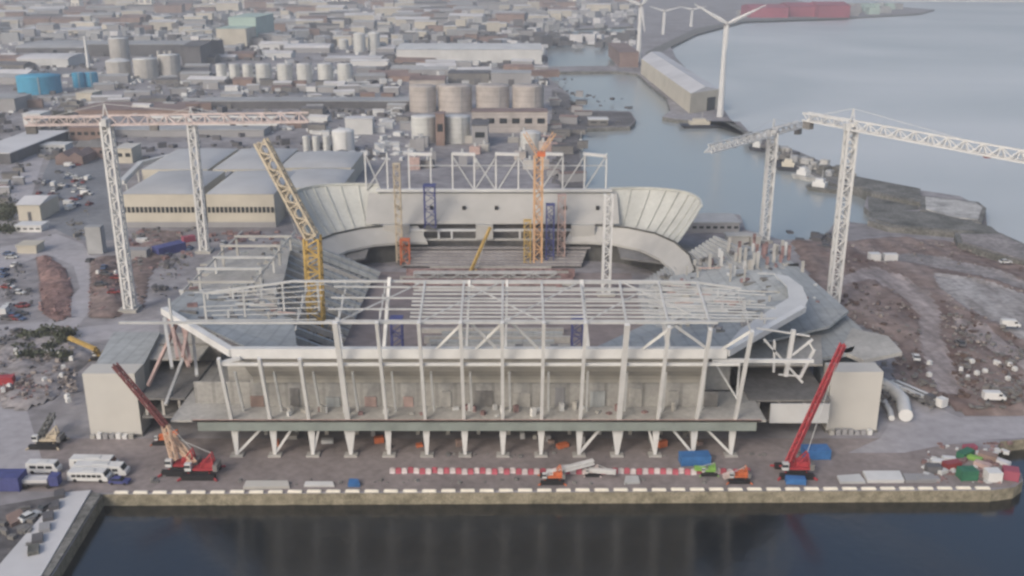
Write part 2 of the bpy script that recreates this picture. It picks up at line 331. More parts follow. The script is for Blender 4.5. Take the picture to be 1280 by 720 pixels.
# rough earthworks: uneven ground inside an outline
def inside(p, poly):
    c = False; n = len(poly)
    for i in range(n):
        a, b2 = poly[i], poly[(i + 1) % n]
        if (a[1] > p[1]) != (b2[1] > p[1]) and p[0] < (b2[0] - a[0]) * (p[1] - a[1]) / (b2[1] - a[1]) + a[0]: c = not c
    return c
def edge_dist(p, poly):
    d = 1e9; P = Vector((p[0], p[1])); n = len(poly)
    for i in range(n):
        a = Vector(poly[i]); q = Vector(poly[(i + 1) % n]); ab = q - a
        t = max(0, min(1, (P - a).dot(ab) / max(ab.length_squared, 1e-9))); d = min(d, (P - a - ab * t).length)
    return d
def earthwork(name, pts, m, step, amp, freq, seed, kind='structure', label=None, cat=None, base=0.02, roads=()):
    rp = [([tuple(p) for p in px_poly(r)], mm) for r, mm in roads]
    poly = [tuple(p) for p in px_poly(pts)]
    xs = [p[0] for p in poly]; ys = [p[1] for p in poly]
    nx = int((max(xs) - min(xs)) / step) + 2; ny = int((max(ys) - min(ys)) / step) + 2
    b = MB(); idx = {}; vs = []; fs = []; mi = {}; fm = []
    for j in range(ny):
        for i in range(nx):
            x = min(xs) + i * step; y = min(ys) + j * step
            if not inside((x, y), poly): continue
            e = min(1, edge_dist((x, y), poly) / (3 * step))
            h = noise.fractal(Vector((x * freq, y * freq, seed)), 0.9, 2.1, 5) * 0.5 + 0.45
            r2 = abs(noise.noise(Vector((x * freq * 2.3, y * freq * 0.8, seed + 9))))
            idx[(i, j)] = len(vs); vs.append((x, y, base + e * amp * max(0, h * 0.8 + (0.35 - r2) * 0.7)))
            for k, (r, mm) in enumerate(rp):
                if inside((x, y), r): vs[-1] = (x, y, base + e * (amp * .35 + .12 * noise.noise(Vector((x * .3, y * .3, 2))))); mi[(i, j)] = k + 1
    for (i, j) in idx:
        q = [(i, j), (i + 1, j), (i + 1, j + 1), (i, j + 1)]
        if all(k in idx for k in q): fs.append(tuple(idx[k] for k in q)); fm.append(mi.get((i, j), 0))
    b.add(vs, fs, True); o = b.build(name, m)
    for r, mm in rp: o.data.materials.append(mm)
    o.data.polygons.foreach_set('material_index', fm); tag(o, label, cat, None, kind); return o
earthwork('earthworks_terrain', [(985, 300), (1040, 303), (1110, 296), (1180, 300), (1282, 326), (1330, 345), (1330, 520), (1205, 520), (1150, 492), (1110, 470), (1120, 430), (1060, 400), (1010, 345)], M['earthr'], 1.3, 2.4, 0.045, 3,
          roads=[([(1040, 352), (1075, 340), (1095, 338), (1130, 352), (1160, 372), (1174, 395), (1172, 425), (1188, 455), (1200, 500), (1172, 494), (1158, 470), (1148, 430), (1148, 398), (1128, 376), (1088, 352), (1050, 360)], M['trackp']),
                 ([(1165, 346), (1215, 352), (1282, 372), (1330, 395), (1330, 450), (1282, 432), (1240, 405), (1205, 388), (1175, 366)], M['trackw']),
                 ([(1190, 400), (1230, 412), (1282, 448), (1282, 470), (1235, 440), (1195, 418)], M['trackp']),
                 ([(1100, 318), (1160, 322), (1240, 340), (1282, 358), (1282, 366), (1220, 348), (1150, 334), (1100, 330)], M['greyearth'])])
earthwork('stockpile_terrain', [(42, 322), (60, 318), (84, 335), (94, 362), (88, 398), (70, 404), (50, 392), (46, 350)], M['earth2'], 1.2, 2.2, 0.08, 5)
earthwork('spoil_terrain', [(110, 325), (150, 318), (160, 385), (150, 398), (108, 400)], M['earth'], 1.3, 2.4, 0.08, 8)
earthwork('rubble_terrain', [(2, 512), (-30, 470), (0, 430), (40, 412), (95, 428), (120, 445), (92, 470), (70, 500), (30, 516)], M['greyearth'], 1.2, 3.0, 0.08, 12)
earthwork('demolition_terrain', [(180, 285), (232, 290), (190, 345), (182, 392), (172, 385), (160, 330)], M['earth'], 1.4, 1.6, 0.09, 15)

# ---------------------------------------------------------------- the stadium
X0, X1 = -64.0, 51.0
FX = [-64.2 + i * 8.87 for i in range(14)]
st = thing('stadium', 'half-built football stadium with white steel columns round an open concrete bowl, on the quay', 'stadium', (-7, 290, 0))
YF, ZB = 208.0, 7.3
for i, x in enumerate(FX):                                       # ground-floor legs, stout and tapering
    b = MB(); tw = .85 if i not in (3, 10) else 1.4
    b.add([(x - .35, YF - .4, 0.35), (x + .35, YF - .4, .35), (x + .35, YF + .4, .35), (x - .35, YF + .4, .35), (x - tw, YF - .5, ZB), (x + tw, YF - .5, ZB), (x + tw, YF + .5, ZB), (x - tw, YF + .5, ZB)],
          [(0, 3, 2, 1), (4, 5, 6, 7), (0, 1, 5, 4), (1, 2, 6, 5), (2, 3, 7, 6), (3, 0, 4, 7)])
    lg = b.build('leg', M['steel'], st)
    MB().box(x, YF, 0, 3.0, 2.2, 0.4).build('footing', M['conc'], lg)
for i, dx in ((0, 6.5), (1, 4.6), (2, 1.8), (9, 5.2), (12, -5.5), (11, -1.8), (13, -6.5)):
    MB().bar((FX[i], YF, .5), (FX[i] + dx, YF + .2, ZB), 0.55).build('leg_brace', M['steel'], st)
# leaning columns and tips
for i, x in enumerate(FX):
    top = (x, 201.2, 27.2) if i < 3 else (x, 197.6, 37.0 - max(0, i - 9) * 0.5)
    wcol = 0.72 if i not in (3, 10) else 1.15
    c = MB().bar((x, 206.2, 10.2), top, wcol, 0.9).build('facade_column', M['steel'], st)
MB().box(-8, 206.6, 7.4, 128, 1.6, 2.3).build('edge_beam', M['beamg'], st)
MB().box(-10, 213.5, 9.75, 136, 16, 0.5).build('concourse_slab', M['conc'], st)
MB().box(-8, 205.65, 9.8, 130, 0.3, 0.55).build('slab_edge', M['pink'], st)
# ring beam: straight front and two chamfers
A, B2 = (-62, 204.2, 27.4), (47.5, 204.2, 27.4)
C1 = G(205, 388, 27.4); C2 = G(1004, 386, 27.4)
def ringbeam(p, q, w, h, name='ring_beam', m='white'): return MB().bar(p, q, w, h).build(name, M[m], st)
ringbeam(A, B2, 1.6, 2.3); ringbeam(A, C1, 1.6, 1.7); ringbeam(B2, C2, 1.6, 1.5)
off = Vector((0, -1.6, -2.6)); ringbeam(G(213, 397, 24.6), G(302, 447, 25), 0.7, 0.9, 'lower_ring_beam', 'steel2')
ringbeam(Vector(B2) + Vector((-3, 0, -1.9)), Vector((67, 204.2, 25.4)), 0.7, 0.8, 'lower_ring_beam', 'steel')
ringbeam((-64, 201.6, 26.0), (-60, 203, 26.6), 0.7, 0.7, 'lower_ring_beam', 'steel')
ringbeam((-64.4, 201.8, 25.6), (50, 201.8, 25.6), 0.5, 0.6, 'tie_beam', 'steel')
# curved precast underside behind the columns
b = MB(); prof = [(205.2, 26.2), (205.6, 24.4), (206.6, 22.6), (208.2, 20.9), (209.8, 19.6), (211.2, 18.4), (211.8, 16.8)]
b.add([(x, y, z) for x in (-60, 44) for y, z in prof], [(k, k + 7, k + 8, k + 1) for k in range(6)], True)
b.build('precast_underside', M['beige'], st)
MB().box(-8, 213.2, 10.26, 106, .6, 6.9).build('concourse_wall', M['beige2'], st)
for k in range(13):
    x = FX[k] + 4.4; MB().box(x, 212.8, 10.3, rnd.uniform(2, 5.5), .5, rnd.uniform(2.2, 5.2)).build('wall_recess', M[rnd.choice(['concd', 'conc', 'wallg', 'pink', 'conc2', 'brick'])], st)
for x in FX[:13]:
    MB().bar((x + 1.5, 207, 21.5), (x + 1.7, 210.5, 10.2), 0.5).build('inner_column', M['steel2'], st)
# back wall of the concourse: alternating piers, recesses and blocks
b = MB(); b.box(-8, 222.6, 10.25, 122, 0.5, 7.5); b.build('back_wall', M['conc'], st)
for k in range(46):
    x = rnd.uniform(-60, 48); y = rnd.uniform(207.5, 211.6)
    MB().box(x, y, 10.02, rnd.uniform(.5, 1.6), rnd.uniform(.5, 1.2), rnd.uniform(.5, 2.2), rnd.random()).build('stacked_material', M[rnd.choice(['white', 'white2', 'conc', 'pinkr', 'steel2'])], st) if k < 34 else None
# undercroft
MB().box(-8, 224, 0.0, 118, 2, 7.2).build('undercroft_wall', M['conc'], st)
MB().box(-8, 219, 6.6, 124, 18, 0.6).build('undercroft_ceiling', M['conc'], st)
for k in range(15):
    MB().box(-60 + k * 7.4, 219, 0.02, 0.9, 0.9, 6.5).build('undercroft_column', M['conc'], st)
for k in range(20):
    x = rnd.uniform(-58, 48); y = rnd.uniform(211, 219)
    MB().box(x, y, 0.02, rnd.uniform(.8, 3), rnd.uniform(.8, 1.5), rnd.uniform(.6, 2.0), rnd.random() * .5).build('stored_material', M[rnd.choice(['white', 'concd', 'conc', 'orange', 'steel2', 'brick', 'wallg'])], st)
# wings of floor slab left and right of the columns (open floors)
def wing(xa, xb, y0, y1, zs, m='conc'):
    for z in zs: MB().add([(xa[0], y0, z), (xb[0], y0, z), (xb[1], y1, z), (xa[1], y1, z), (xa[0], y0, z + .5), (xb[0], y0, z + .5), (xb[1], y1, z + .5), (xa[1], y1, z + .5)],
        [(0, 3, 2, 1), (4, 5, 6, 7), (0, 1, 5, 4), (1, 2, 6, 5), (2, 3, 7, 6), (3, 0, 4, 7)]).build('floor_slab', M[m], st)
wing((-89, -92), (-78.2, -78.2), 217, 240, (5.2, 10.0), 'concd')
wing((-78, -78), (-64.5, -64.5), 210, 246, (9.6,), 'beige2')
MB().box(-66, 215, 10.2, 18, .6, 5.5).build('wing_wall', M['beige2'], st)
wing((-92, -96), (-79, -79), 232, 250, (14.0,))
MB().box(-84, 241, 0, 16, .5, 15).build('wing_wall', M['concd'], st)
wing((56.5, 56.5), (76, 76), 216, 240, (4.8, 10.0), 'concd')
wing((50, 50), (76.5, 82), 226, 246, (15.0,), 'conc')
MB().box(66, 236, 0.0, 21, .6, 15).build('wing_wall', M['concd'], st)
for x in (-88, -84, -80): MB().box(x, 218, 5.7, .6, .6, 4.3).build('wing_column', M['conc'], st)
for x in (59, 64, 70, 75): MB().box(x, 217, 5.3, .6, .6, 4.7).build('wing_column', M['conc'], st)
MB().box(68.5, 215.2, 4.9, 14, .5, 5.0).build('wing_sheeting', M['white2'], st)
# splayed corner columns under the left chamfer
for a, c in (((205, 398), (215, 460)), ((222, 402), (185, 482)), ((211, 400), (236, 458)), ((229, 448), (207, 506)), ((240, 404), (246, 470)), ((228, 406), (238, 452)), ((214, 400), (222, 448)), ((236, 400), (228, 446))):
    p = H(a[0], a[1], 229); q = H(c[0], c[1], 215.5)
    MB().bar(p, q, 0.7).build('splayed_column', M['pink' if a[0] not in (205, 229, 240) else 'steel2'], st)
# right corner bracing frame
for a, c, ww in (((992, 412), (982, 470), .9), ((955, 424), (1003, 478), .5), ((1016, 424), (990, 444), .45), ((1018, 436), (1000, 472), .6), ((968, 425), (967, 465), .5), ((973, 468), (1002, 470), .35), ((1010, 426), (1018, 440), .4), ((946, 410), (1012, 420), .35), ((893, 452), (922, 500), .4), ((925, 448), (921, 495), .4)):
    MB().bar(H(a[0], a[1], 212), H(c[0], c[1], 212), ww).build('corner_brace', M['steel'], st)
# roof steel on top of the front stand
def roofpt(x, t):    # t = 0 outer rail, 1 inner rail
    k = 1 - max(0, (abs(x + 5) - 45)) * 0.0035 * t
    return Vector((x, 199 + 14.5 * t, (36.4 + 4.6 * t) * k))
for t, xa, xb in ((0, -84, 44), (1, -70, 52)):
    pts = [roofpt(xa + (xb - xa) * k / 12, t) for k in range(13)]
    b = MB()
    for k in range(12): b.bar(pts[k], pts[k + 1], 0.5)
    b.build('roof_rail', M['steel2'], st)
for i, x in enumerate(FX):
    if 5 <= i <= 12: MB().bar(roofpt(x, 0), roofpt(x * .99, 1), 0.45).build('rafter', M['steel2'], st)
for a, c in (((480, 437), (487, 347)), ((735, 437), (727, 350)), ((836, 437), (820, 358)), ((427, 437), (421, 398)), ((632, 437), (634, 350)), ((583, 437), (587, 350))):
    MB().bar(H(a[0], a[1], 205.5), H(c[0], c[1], 213), 0.75 if a[0] not in (632, 583) else .5).build('roof_mast', M['steel'], st)
for k in range(11):
    t = (k + .5) / 11; xa = -22 if k % 3 else -40; xb = 34 + (k * 37 % 14)
    MB().bar(roofpt(xa, t), roofpt(xb, t), 0.32).build('purlin', M['steel2'], st)
for i in range(14):
    if i >= 2:
        b = MB(); p0, p1 = roofpt(FX[i], 0), roofpt(FX[i] * .99 + (i - 7) * .1, 1); dn = Vector((0, 0, -1.7)); b.bar(p0 + dn, p1 + dn, .28)
        for q in range(6): b.bar(p0.lerp(p1, q / 6) + (dn if q % 2 else Vector()), p0.lerp(p1, (q + 1) / 6) + (Vector() if q % 2 else dn), .2)
        b.build('roof_truss', M['steel2'], st)
for x in (-78, -70, -61, -52, -44): MB().bar(roofpt(x, 1) - Vector((0, 0, 7)), roofpt(x, 1), .45).build('rail_post', M['steel2'], st)
for k in range(12):
    t = (k + .5) / 12; MB().bar(roofpt(30, t), roofpt(50 + (k * 7 % 9), t), .26).build('purlin', M['steel2'], st)
for k in range(7):
    t = (k + .5) / 7; MB().bar(roofpt(-70 + (k * 5 % 7), t), roofpt(-42, t), .2).build('purlin', M['steel2'], st)
for (i, j) in ((5, 7), (7, 9), (8, 6), (9, 11), (3, 5), (11, 13), (12, 10)):
    MB().bar(roofpt(FX[i], 0), roofpt(FX[j], 1), .25).build('roof_brace', M['steel2'], st)
for a, c in (((582, 400), (545, 437)), ((584, 400), (622, 437)), ((633, 399), (594, 437)), ((635, 399), (674, 437)), ((841, 408), (798, 440)), ((845, 408), (890, 440)), ((942, 412), (900, 438))):
    MB().bar(H(a[0], a[1], 200), H(c[0], c[1], 204.2), .6).build('tip_brace', M['steel'], st)
# roof decking already laid on both wings of the front stand
def deck(name, pts, m, thick=0.5, parent=st):
    b = MB(); P = [Vector(p) for p in pts]
    flat = [Vector((p.x, p.y, 0)) for p in P]; n = len(P)
    if sum(flat[i].x * flat[(i + 1) % n].y - flat[(i + 1) % n].x * flat[i].y for i in range(n)) < 0: P.reverse(); flat.reverse()
    tr = [up3(flat, t) for t in tessellate_polygon([flat])]
    lo = [p - Vector((0, 0, thick)) for p in P]
    b.add(P, tr); b.add(lo, [t[::-1] for t in tr]); b.add(P + lo, [(k, k + n, (k + 1) % n + n, (k + 1) % n) for k in range(n)])
    return b.build(name, M[m], parent)
deck('upper_deck', [G(206, 384, 26.5), G(312, 436, 26.5), G(372, 437, 24), G(366, 398, 23), G(330, 372, 23.5), G(235, 362, 26)], 'conc2')
deck('upper_deck', [G(738, 437, 20), G(905, 437, 26), G(1003, 386, 26.5), G(1008, 370, 26), G(975, 340, 24), G(905, 335, 19), G(838, 345, 14), G(818, 400, 11)], 'conc2')
deck('corner_canopy', [G(905, 436, 27.2), G(1003, 389, 27.6), G(1010, 375, 27.6), G(1003, 358, 27.4), G(985, 345, 27), G(968, 342, 27), G(984, 358, 27.2), G(986, 372, 27.2), G(950, 395, 27.2), G(925, 412, 27.2)], 'white2')
deck('corner_platform', [G(1012, 384, 15), G(1052, 388, 15), G(1078, 412, 15), G(1065, 440, 15), G(1000, 452, 15), G(1006, 400, 15)], 'conc2', 1.0)
deck('corner_platform', [G(1065, 410, 15.2), G(1110, 420, 15), G(1128, 440, 15), G(1080, 450, 15), G(1050, 438, 15)], 'conc', 1.0)
from mathutils.geometry import intersect_ray_tri
def on_deck(o, px, py):
    d = ray(px, py); off_ = st.location; V3 = [v.co + off_ for v in o.data.vertices]
    for p_ in o.data.polygons:
        if p_.normal.z > .3 and len(p_.vertices) == 3:
            h_ = intersect_ray_tri(*[V3[i] for i in p_.vertices], d, Vector((0, 0, CH)), True)
            if h_: return h_
ud = [o for o in st.children if o.name.startswith('upper_deck')]
for k in range(150):
    o, px, py = (ud[1], rnd.uniform(826, 965), rnd.uniform(340, 415)) if k % 3 else (ud[0], rnd.uniform(235, 372), rnd.uniform(362, 400))
    h_ = on_deck(o, px, py)
    if h_ is None: continue
    c_ = k % 5
    if c_ == 0: MB().box(h_.x, h_.y, h_.z - .1, .5, .5, rnd.uniform(1.5, 4)).build('starter_column', M[rnd.choice(['fascia', 'steel2', 'conc'])], st)
    elif c_ in (1, 2): MB().box(h_.x, h_.y, h_.z - .3, rnd.uniform(1, 5), rnd.uniform(.5, 1.2), rnd.uniform(.4, .8), rnd.uniform(-.2, .2)).build('deck_opening_shade', M[rnd.choice(['concd', 'roofd', 'stone'])], st)  # solid dark boxes stand in for shaded slots in the deck
    elif c_ == 3: MB().bar(h_ + Vector((-2.5, 0, 1.6)), h_ + Vector((rnd.uniform(2, 5), rnd.uniform(-1, 1), 1.6)), .35).build('loose_beam', M[rnd.choice(['steel2', 'fascia', 'pink'])], st)
    else: MB().box(h_.x, h_.y, h_.z - .1, rnd.uniform(1, 3), rnd.uniform(.8, 1.6), rnd.uniform(.5, 1.2), rnd.uniform(0, 3)).build('deck_material', M[rnd.choice(['conc', 'white2', 'wallg', 'pinkr'])], st)
# side stands: raked terraces on both long sides
def rake(name, inner, outer_, steps, m, y=None):
    b = MB()
    for k in range(steps):
        t0 = k / steps; t1 = (k + 1) / steps
        for s in range(len(inner) - 1):
            a0 = inner[s].lerp(outer_[s], t0); a1 = inner[s].lerp(outer_[s], t1); c0 = inner[s + 1].lerp(outer_[s + 1], t0); c1 = inner[s + 1].lerp(outer_[s + 1], t1)
            z = a1.z; z2 = c1.z
            b.add([a0, c0, (c0.x, c0.y, z2), (a0.x, a0.y, z), (a1.x, a1.y, z), (c1.x, c1.y, z2)], [(0, 1, 2, 3), (3, 2, 5, 4)])
    return b.build(name, M[m], st)
V = Vector
rake('side_terrace', [V((39, 252, 1)), V((42, 275, 1)), V((43, 320, 1)), V((45, 334, 1))], [V((64, 236, 17)), V((78, 262, 19)), V((76, 320, 19)), V((71, 333, 19))], 22, 'conc3')
deck('side_deck', [V((64, 236, 17.5)), V((78, 262, 19.4)), V((76, 320, 19.4)), V((90, 322, 17)), V((93, 258, 18)), V((84, 246, 18))], 'conc2', .6)
for k in range(64):     # precast columns standing ready on the side deck
    x = rnd.uniform(56, 91); y = rnd.uniform(290, 322) if k < 46 else rnd.uniform(262, 290)
    MB().box(x, y, 19.0 - (x - 76) * .14 if x > 76 else 1 + (x - 42) * .53, .85, .85, rnd.uniform(2.5, 5.5) if k < 46 else 1.4).build('precast_column', M[rnd.choice(['conc', 'fascia', 'pinkr', 'white2'])], st)
for k in range(96):
    x = rnd.uniform(46, 90); y = rnd.uniform(254, 325); z = 1 + (min(x, 76) - 42) * .53 + .3
    if x > 76: z = 19.2 - (x - 76) * .14
    MB().box(x, y, z, rnd.uniform(.8, 4), rnd.uniform(.5, 1.2), rnd.uniform(.3, 1.1), rnd.uniform(0, 3)).build('loose_material', M[rnd.choice(['concd', 'dark', 'conc', 'roofd', 'stone', 'pinkr'])], st)
for k in range(9):      # portal frames standing on the side decks
    for side in (1,):
        y = 262 + k * 8.2;
        if k in (3, 6, 8): continue
        xa, xb = ((60, 78) if side == 0 else (-92, -74)); z0 = 17.6 if side else 15.5; h = 4.6 if (k + side) % 3 else 6.0
        b = MB(); b.bar((xa, y, z0 - 4), (xa, y, z0 + h), .7).bar((xb, y, z0), (xb, y, z0 + h), .7).bar((xa - .6, y, z0 + h + .3), (xb + .6, y, z0 + h + .3), .7)
        b.build('portal_frame', M['fascia' if k % 2 else 'steel2'], st)
for side in (1,):
    for xx, zz in ((60, 20.4), (78, 20.4)):
        xx = xx if side == 0 else -xx - 14; MB().bar((xx, 264, zz + side * 1.8), (xx, 327, zz + side * 1.8), .45).build('eaves_beam', M['fascia'], st)
# left side: bare rakers, with light decks outside
for k in range(15):
    y = 256 + k * 6.0; xi = -50 + (2 if k > 12 else 0)
    MB().bar((xi, y + 3, 2.0), (-80, y - 3, 17.5), 1.6, 1.6).build('raker', M['conc2' if k % 3 else 'conc'], st)
rake('side_terrace', [V((-50, 296, 1)), V((-50, 346, 1))], [V((-70, 292, 11)), V((-72, 350, 12))], 12, 'conc3')
deck('side_deck', [V((-72, 262, 17.8)), V((-92, 252, 17.6)), V((-96, 285, 17.4)), V((-86, 330, 17)), V((-76, 328, 16.6)), V((-70, 290, 17))], 'conc', .6)
deck('side_deck', [G(250, 330, 10), G(372, 330, 10), G(388, 312, 10), G(292, 312, 10)], 'conc', .8)
deck('side_deck', [G(252, 342, 12), G(300, 340, 12), G(320, 330, 12), G(262, 328, 12)], 'fascia', 1)
for k in range(12):
    a = G(rnd.uniform(235, 360), rnd.uniform(345, 392), 21); MB().box(a.x, a.y, 17.2, rnd.uniform(3, 6), rnd.uniform(1, 5), rnd.uniform(1.0, 4), 0.05).build('core_wall', M[rnd.choice(['conc', 'conc2', 'fascia', 'concd'])], st)
for (xa, ya, xb, yb, ym) in ((322, 363, 344, 372, 21), (314, 376, 348, 390, 21)):
    p = [G(xa, ya, ym), G(xb, ya, ym), G(xb, yb, ym), G(xa, yb, ym)]; b = MB()
    for k in range(4): b.bar(p[k], p[(k + 1) % 4], .6, 1.2)
    b.build('frame_opening', M['fascia'], st)
for k in range(24):
    x = rnd.uniform(-88, -54); y = rnd.uniform(258, 335)
    MB().box(x, y, max(1, (-50 - x) * .5) + .8, rnd.uniform(1, 5), rnd.uniform(.6, 2), rnd.uniform(.4, 1.4), rnd.uniform(0, 3)).build('raker_clutter', M[rnd.choice(['conc', 'conc2', 'conc2', 'concd', 'fascia'])], st)
# front stand inner terrace (hidden behind the beam) and the far stand
rake('front_terrace', [V((-34, 258, .8)), V((34, 258, .8))], [V((-55, 224, 18.5)), V((45, 224, 18.5))], 20, 'conc')
rake('far_lower_terrace', [V((-40, 356, .8)), V((26, 356, .8))], [V((-42, 366, 4.6)), V((29, 366, 4.6))], 5, 'lilac')
MB().box(-7, 365.0, 5.2, 74, 1.6, .6).build('far_slab_edge', M['lilac'], st)
for path in ([(-74, 326), (-72, 342), (-66, 355), (-57, 363.5), (-46, 367), (-36, 367.8)], [(24, 367.8), (34, 367.2), (44, 364), (53, 356), (58.5, 344), (61, 328), (60, 312)]):
    cx0, cy0 = (-10, 300); up_, lo_, rc = [], [], []
    for (x, y) in path:
        p_ = V((x, y, 13.4)); d_ = (V((cx0, y - 30, 0)) - V((x, y, 0))).normalized()
        q_ = p_ + d_ * 6; q_.z = 8.2; r_ = p_ + d_ * 2.5; r_.z = 7.9; up_.append(p_); lo_.append(q_); rc.append(r_)
    n_ = len(path); b = MB()
    b.add(up_ + lo_, [(k, k + 1, k + 1 + n_, k + n_) for k in range(n_ - 1)], True); b.add(lo_ + [p_ - Vector((0, 0, .9)) for p_ in lo_], [(k, k + 1, k + 1 + n_, k + n_) for k in range(n_ - 1)], True)
    b.build('balcony_band', M['fascia'], st)
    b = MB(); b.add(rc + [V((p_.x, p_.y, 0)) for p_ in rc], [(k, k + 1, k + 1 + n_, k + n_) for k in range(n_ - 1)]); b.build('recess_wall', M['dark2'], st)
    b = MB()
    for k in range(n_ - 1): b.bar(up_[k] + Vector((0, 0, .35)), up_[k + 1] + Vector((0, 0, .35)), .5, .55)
    b.build('tier_gap_shade', M['dark2'], st)  # solid dark bar, stands in for the shaded gap between tiers
MB().box(-7, 366.6, 8.05, 82, 1.2, .7).build('far_slab_edge', M['fascia'], st)
MB().box(-7, 366.4, 11.7, 76, 1.0, .8).build('far_slab_edge', M['white2'], st)
MB().box(-7, 373, 0, 84, 2, 14).build('far_back_wall', M['concd'], st)
for x, ww in ((-10.5, 6.5), (27, 9), (-44, 10)): MB().box(x, 366.0, 8.8, ww, 1.8, 5.6).build('far_core_wall', M['fascia'], st)
for x in (-34, -28, -23, 3, 8, 15): MB().box(x, 366.2, 8.8, .7, .8, 2.9).build('far_stub_column', M['white2'], st)
b = MB(); prof = [(367.6, 14.2), (368.4, 15.2), (378.6, 23.2), (380.5, 24.0), (380.5, 22.6)]
b.add([(x, y, z) for x in (-56, 41) for y, z in prof], [(k, k + 5, k + 6, k + 1) for k in range(4)], False); b.build('far_upper_terrace', M['fascia'], st)
MB().box(-7, 379.2, 24.2, 92, 1.6, 1.1).build('far_parapet', M['white2'], st)
for x in (-43.5, -31, -18.5, -6, 20.5, 33):
    p = V((x, 373.2, 19.4)); MB().box(p.x, p.y - .4, p.z - .9, 1.3, .8, 1.5).build('vomitory_shade', M['dark'], st)  # solid dark boxes paint the shade inside the openings
PX = [458, 485, 512, 539, 566, 593, 620, 648, 676, 703, 730, 757]
for k, px in enumerate(PX):
    zt = H(px, 192, 380).z
    x = H(px, 240, 380).x
    MB().bar((x, 380, 25.2), (x, 380.6, zt), .55).build('far_roof_post', M['steel'], st)
    if k in (2, 4, 6, 8) or k == 10: MB().bar(H(px - 1, 192, 380), H(PX[k + 1] + 1 if k < 11 else px + 25, 193 if k < 10 else 195, 380), 1.3, 1.1).build('far_roof_girder', M['white'], st)
for a, c in ((593, 620), (620, 593), (648, 622), (703, 676), (757, 730), (730, 703), (485, 458), (458, 476), (566, 593), (648, 676)):
    MB().bar(H(a, 196, 380.2), H(c, 238, 380.2), .45).build('far_roof_brace', M['steel2'], st)
MB().bar(H(512, 207, 384), H(757, 207, 384), .4).build('far_roof_rail', M['steel2'], st)
# pale curved shells at the two back corners
def shell(ci, co_, zi, zo, n, seed):
    b = MB(); vs = []; m_ = 9
    for i in range(n + 1):
        s = i / n
        for j in range(m_ + 1):
            t = j / m_
            pi = ci[0] * (1 - s) ** 2 + ci[1] * 2 * s * (1 - s) + ci[2] * s ** 2
            po = co_[0] * (1 - s) ** 2 + co_[1] * 2 * s * (1 - s) + co_[2] * s ** 2
            p = pi.lerp(po, t); z = zi + (zo - zi) * (t ** 1.5) + 0.4 * noise.noise(V((p.x * .15, p.y * .15, seed)))
            vs.append((p.x, p.y, z))
    q = m_ + 1
    b.add(vs, [(i * q + j, (i + 1) * q + j, (i + 1) * q + j + 1, i * q + j + 1) for i in range(n) for j in range(m_)], True)
    return b.build('corner_shell', M['shell'], st)
for ci, co_, zo, sd in (([V((36, 364, 0)), V((54, 364, 0)), V((54, 342, 0))], [V((38, 381, 0)), V((76, 387, 0)), V((69, 352, 0))], 24.6, 1), ([V((-50, 364, 0)), V((-66, 364, 0)), V((-67, 344, 0))], [V((-52, 381, 0)), V((-88, 387, 0)), V((-81, 354, 0))], 26.2, 4)):
    shell(ci, co_, 8.5, zo, 22, sd)
    for i in range(9):
        q = i / 8; f = lambda c: c[0] * (1 - q) ** 2 + c[1] * 2 * q * (1 - q) + c[2] * q ** 2
        pi_, po_ = f(ci), f(co_); b = MB(); pr = None
        for j in range(7):
            t_ = j / 6; p_ = pi_.lerp(po_, t_); p_.z = 8.9 + (zo - 8.5) * t_ ** 1.5 + .15
            if pr: b.bar(pr, p_, .32)
            pr = p_
        b.build('shell_rib', M['shell'], st)
    b = MB(); pr = None
    for i in range(15):
        q = i / 14; p_ = co_[0] * (1 - q) ** 2 + co_[1] * 2 * q * (1 - q) + co_[2] * q ** 2; p_.z = zo + .4
        if pr: b.bar(pr, p_, .7, .9)
        pr = p_
    b.build('shell_rim', M['shell'], st)
deck('corner_floor', [V((40, 350, 6)), V((62, 340, 6)), V((72, 348, 8)), V((60, 372, 8)), V((40, 372, 8))], 'concd', .6)
deck('corner_floor', [V((-54, 350, 6)), V((-74, 338, 6)), V((-86, 348, 8)), V((-70, 372, 8)), V((-54, 372, 8))], 'concd', .6)
b = MB(); b.add([(-52, 262, .02), (40, 262, .02), (44, 350, .02), (-52, 352, .02)], [(0, 1, 2, 3)])
tag(b.build('pitch_ground', M['pitch']), kind='structure')
# stacks of terrace units lying in front of the front stand
for k in range(7):
    y = 262 + k * 4.4; MB().box(-6 + (k % 3) * 1.5, y, .03, 44 - (k % 2) * 7, 1.1, 3.6 - k * .35).build('terrace_unit', M['conc2' if k % 2 else 'conc'], st)
for x in (-22, 2, 12): MB().box(x, 262, 0.03, 2.2, 3, 6).build('inner_core', M['concd'], st)
for k in range(9):
    y = 330 + k * 2.3; MB().box(-9 + rnd.uniform(-3, 3), y, .03, rnd.uniform(44, 62), .7, 1.5 + .4 * k * .5).build('terrace_unit', M['pinkr' if k % 2 else 'conc'], st)
b = MB(); b.lattice((-35, 338, 3), (16, 338, 3), 2.2, .45, .28, 4); b.build('ground_truss', M['steel2'], st)

